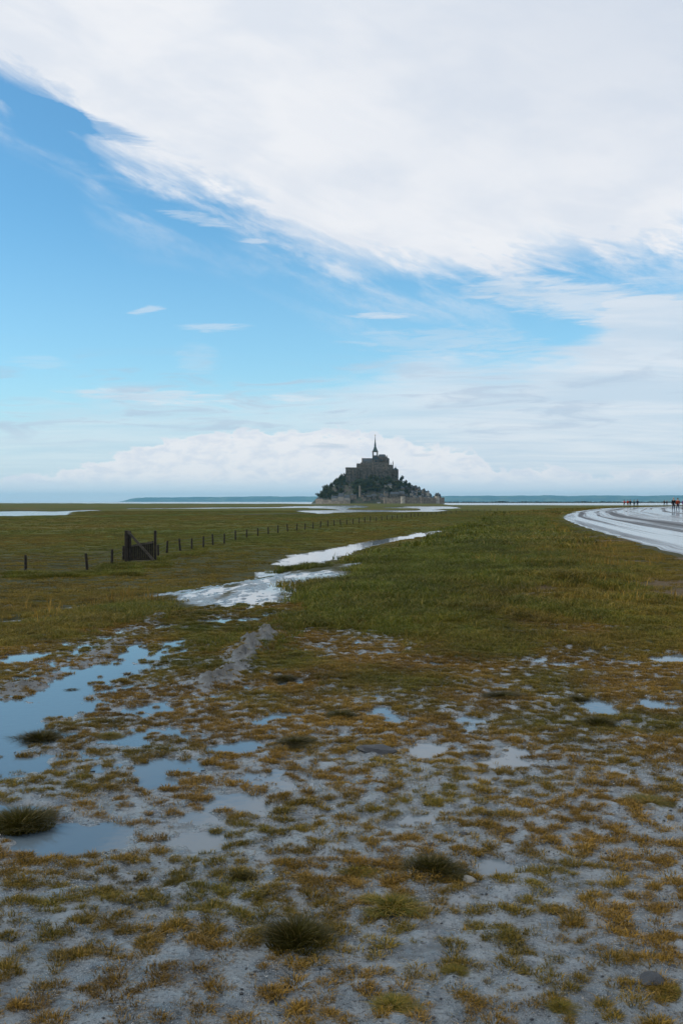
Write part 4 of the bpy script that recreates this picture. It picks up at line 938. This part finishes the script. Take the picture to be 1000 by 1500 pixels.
def person(px, dist, yaw, label, jacket, trousers, stride=0.22, hgt=1.75, hair=M_hair, hood=None, pack=None, arm_out=None, slim=1.0):
    x = (px - 500) / F * dist; e = empty('person', (x, dist, 0.335), yaw); tag(e, label, 'person', None)
    k = hgt / 1.75; s_ = stride; w_ = slim
    V = lambda a, b, c: (a * k, b * k, c * k)
    leg = []; J = [(V(0, 0, .95), (.15 * w_, .11)), (V(0, 0, 1.1), (.14 * w_, .10)), (V(0, .01, 1.3), (.165 * w_, .11)), (V(0, 0, 1.43), (.12 * w_, .085)), (V(0, 0, 1.5), .055), (V(0, .01, 1.56), .058), (V(0, .02, 1.64), (.078, .092)), (V(0, .015, 1.72), (.06, .075))]
    Ed = [(0, 1), (1, 2), (2, 3), (3, 4), (4, 5), (5, 6), (6, 7)]
    for sd_, ph in ((-1, 1), (1, -1)):
        b0 = len(J); J += [(V(sd_ * .09, 0, .86), .088), (V(sd_ * .10, ph * s_ * .55, .49), .070), (V(sd_ * .10, ph * s_ - .03, .10), .040), (V(sd_ * .105, ph * s_ + .03, .035), (.045, .035)), (V(sd_ * .11, ph * s_ + .14, .03), (.042, .026))]
        Ed += [(0, b0), (b0, b0 + 1), (b0 + 1, b0 + 2), (b0 + 2, b0 + 3), (b0 + 3, b0 + 4)]
    hands = []
    for sd_, ph in ((-1, -1), (1, 1)):
        b0 = len(J); ao = arm_out if arm_out and sd_ == arm_out else 0
        pts_ = [V(sd_ * .19 * w_, 0, 1.40), V(sd_ * .25, ph * s_ * .2, 1.13), V(sd_ * .26, ph * s_ * .7 + .06, .90), V(sd_ * .26, ph * s_ * .8 + .08, .84)] if not ao else [V(sd_ * .19, 0, 1.40), V(sd_ * .42, -.02, 1.27), V(sd_ * .66, -.05, 1.24), V(sd_ * .73, -.05, 1.24)]
        J += [(pts_[0], .062), (pts_[1], .048), (pts_[2], .033), (pts_[3], (.040, .022))]; Ed += [(3, b0), (b0, b0 + 1), (b0 + 1, b0 + 2), (b0 + 2, b0 + 3)]; hands.append((pts_, sd_))
    me = skin_mesh(J, Ed); bm = bmesh.new(); bm.from_mesh(me)
    for p_, sd_ in hands: finger_tubes(bm, p_[3], 1, sd_)
    bm.to_mesh(me); bm.free(); me.materials.clear(); me.materials.append(M_skin); me.materials.append(trousers); me.materials.append(simple('shoes', (.02, .02, .022), .6, .2, 5, 0))
    for p in me.polygons:
        c = p.center; p.use_smooth = True
        if c.z < .07 * k: p.material_index = 2
        elif c.z < 1.0 * k and abs(c.x) < .2: p.material_index = 1
    o = bpy.data.objects.new('body', me); C.objects.link(o); o.parent = e
    # face: nose, eyes, mouth
    bm = bmesh.new(); cone(bm, 0, .115 * k, 1.60 * k, 1.645 * k, .014, .006, 5); bm_obj('nose', bm, M_skin, e)
    bm = bmesh.new()
    for sx in (-1, 1): box(bm, sx * .032 - .01, sx * .032 + .01, .098 * k, .106 * k, 1.652 * k, 1.662 * k)
    box(bm, -.022, .022, .100 * k, .106 * k, 1.578 * k, 1.585 * k); bm_obj('face_features', bm, M_hair, e)
    # hair or hood
    bm = bmesh.new(); bmesh.ops.create_icosphere(bm, subdivisions=2, radius=1)
    for v in list(bm.verts):
        if v.co.y > .35 and v.co.z < .35: bm.verts.remove(v)
    bmesh.ops.scale(bm, vec=(.098 * k, .112 * k, .125 * k), verts=bm.verts); bmesh.ops.translate(bm, vec=(0, -.005, 1.675 * k), verts=bm.verts); bm_obj('hood' if hood else 'hair', bm, hood or hair, e, True)
    # jacket
    jj = [(J[i][0], tuple(v + .022 for v in (J[i][1] if isinstance(J[i][1], tuple) else (J[i][1],) * 2))) for i in range(4)]; jj[0] = (V(0, 0, .88), (.17 * w_, .135))
    je = [(0, 1), (1, 2), (2, 3)]
    for p_, sd_ in hands: b0 = len(jj); jj += [(p_[0], .078), (p_[1], .064), (p_[2], .050)]; je += [(3, b0), (b0, b0 + 1), (b0 + 1, b0 + 2)]
    jm = skin_mesh(jj, je); jm.materials.clear(); jm.materials.append(jacket); jm.polygons.foreach_set('use_smooth', [True] * len(jm.polygons)); o = bpy.data.objects.new('jacket', jm); C.objects.link(o); o.parent = e
    if pack:
        p = empty('backpack', (x, dist, 0.335), yaw); tag(p, pack[1], 'backpack')
        bm = bmesh.new(); box(bm, -.15, .15, -.30, -.135, 1.0 * k, 1.42 * k, .05); bm_obj('bag', bm, pack[0], p)
        bm = bmesh.new()
        for sx in (-.1, .1): tube_pts(bm, [Vector((sx, -.15, 1.40 * k)), Vector((sx, -.03, 1.50 * k)), Vector((sx, .13, 1.38 * k)), Vector((sx * 1.2, .12, 1.15 * k)), Vector((sx * 1.3, -.14, 1.05 * k))], .018, 5)
        bm_obj('shoulder_strap', bm, pack[0], p)
    return e
c_dark = cloth('dark_cloth', (.015, .016, .02)); c_navy = cloth('navy_cloth', (.012, .018, .05)); c_teal = cloth('teal_cloth', (.01, .07, .09)); c_red = cloth('red_cloth', (.42, .03, .025)); c_or = cloth('orange_cloth', (.50, .10, .02)); c_khaki = cloth('khaki_cloth', (.14, .11, .06))
c_pale = cloth('pale_cloth', (.45, .42, .44)); c_jean = cloth('denim', (.03, .045, .08)); c_pur = cloth('purple_cloth', (.11, .04, .14)); M_blond = simple('grey_hair', (.5, .46, .4), .6, .2, 10, 0)
person(913.4, 236, 0.15, 'walker in pale top with one arm held out, leftmost of the five', c_pale, c_khaki, .18, 1.72, arm_out=-1, pack=(c_red, 'bright red backpack of the leftmost far walker'))
person(918.6, 233, 3.2, 'walker in a red jacket and khaki trousers, second from the left in the far group', c_red, c_khaki, .2, 1.74, pack=(c_or, 'orange backpack on the red jacketed walker'))
person(922.2, 235, 3.1, 'walker all in black beside the red jacket in the far group', c_dark, c_dark, .2, 1.78)
person(928.0, 237, 3.15, 'walker in a teal jacket, fourth from the left in the far group', c_teal, c_dark, .16, 1.7, slim=.9)
person(932.8, 237, 3.1, 'walker in a navy coat at the right end of the far group', c_navy, c_dark, .14, 1.78, slim=1.1)
person(972.0, 300, 3.1, 'left one of the two small dark walkers farthest along the road', c_dark, c_dark, .18, 1.78)
person(975.8, 302, 3.1, 'right one of the two small dark walkers farthest along the road', c_dark, c_navy, .18, 1.72)
person(985.6, 131, 3.2, 'near walker with pale hair, dark jacket and dark jeans', c_dark, c_jean, .10, 1.80, hair=M_blond, pack=(c_dark, 'dark backpack on the pale haired walker'))
person(991.8, 133, 3.1, 'near walker with dark hood and rust red jacket beside the pale haired one', cloth('rust_cloth', (.25, .04, .02)), c_jean, .24, 1.74, hood=c_dark, pack=(c_or, 'orange backpack on the hooded walker'))
person(1000.5, 150, 3.1, 'walker in a purple jacket cut by the right edge of the picture', c_pur, c_dark, .2, 1.68)

# ------------------------------------------------------------------ haze: sea air over the whole bay
bm = bmesh.new(); box(bm, -40000, 44000, -400, 40500, -8, 330)
m = bpy.data.materials.new('sea_haze'); m.use_nodes = True; t = m.node_tree; t.nodes.clear(); o_ = t.nodes.new('ShaderNodeOutputMaterial'); pv = t.nodes.new('ShaderNodeVolumePrincipled')
pv.inputs['Color'].default_value = (0.34, 0.76, 1.0, 1); pv.inputs['Density'].default_value = 2.6e-5; pv.inputs['Anisotropy'].default_value = 0.2
t.links.new(pv.outputs[0], o_.inputs['Volume'])
hz = bm_obj('haze', bm, m); tag(hz, 'thin blue sea haze between the marsh and the far coast', 'haze', kind='stuff')
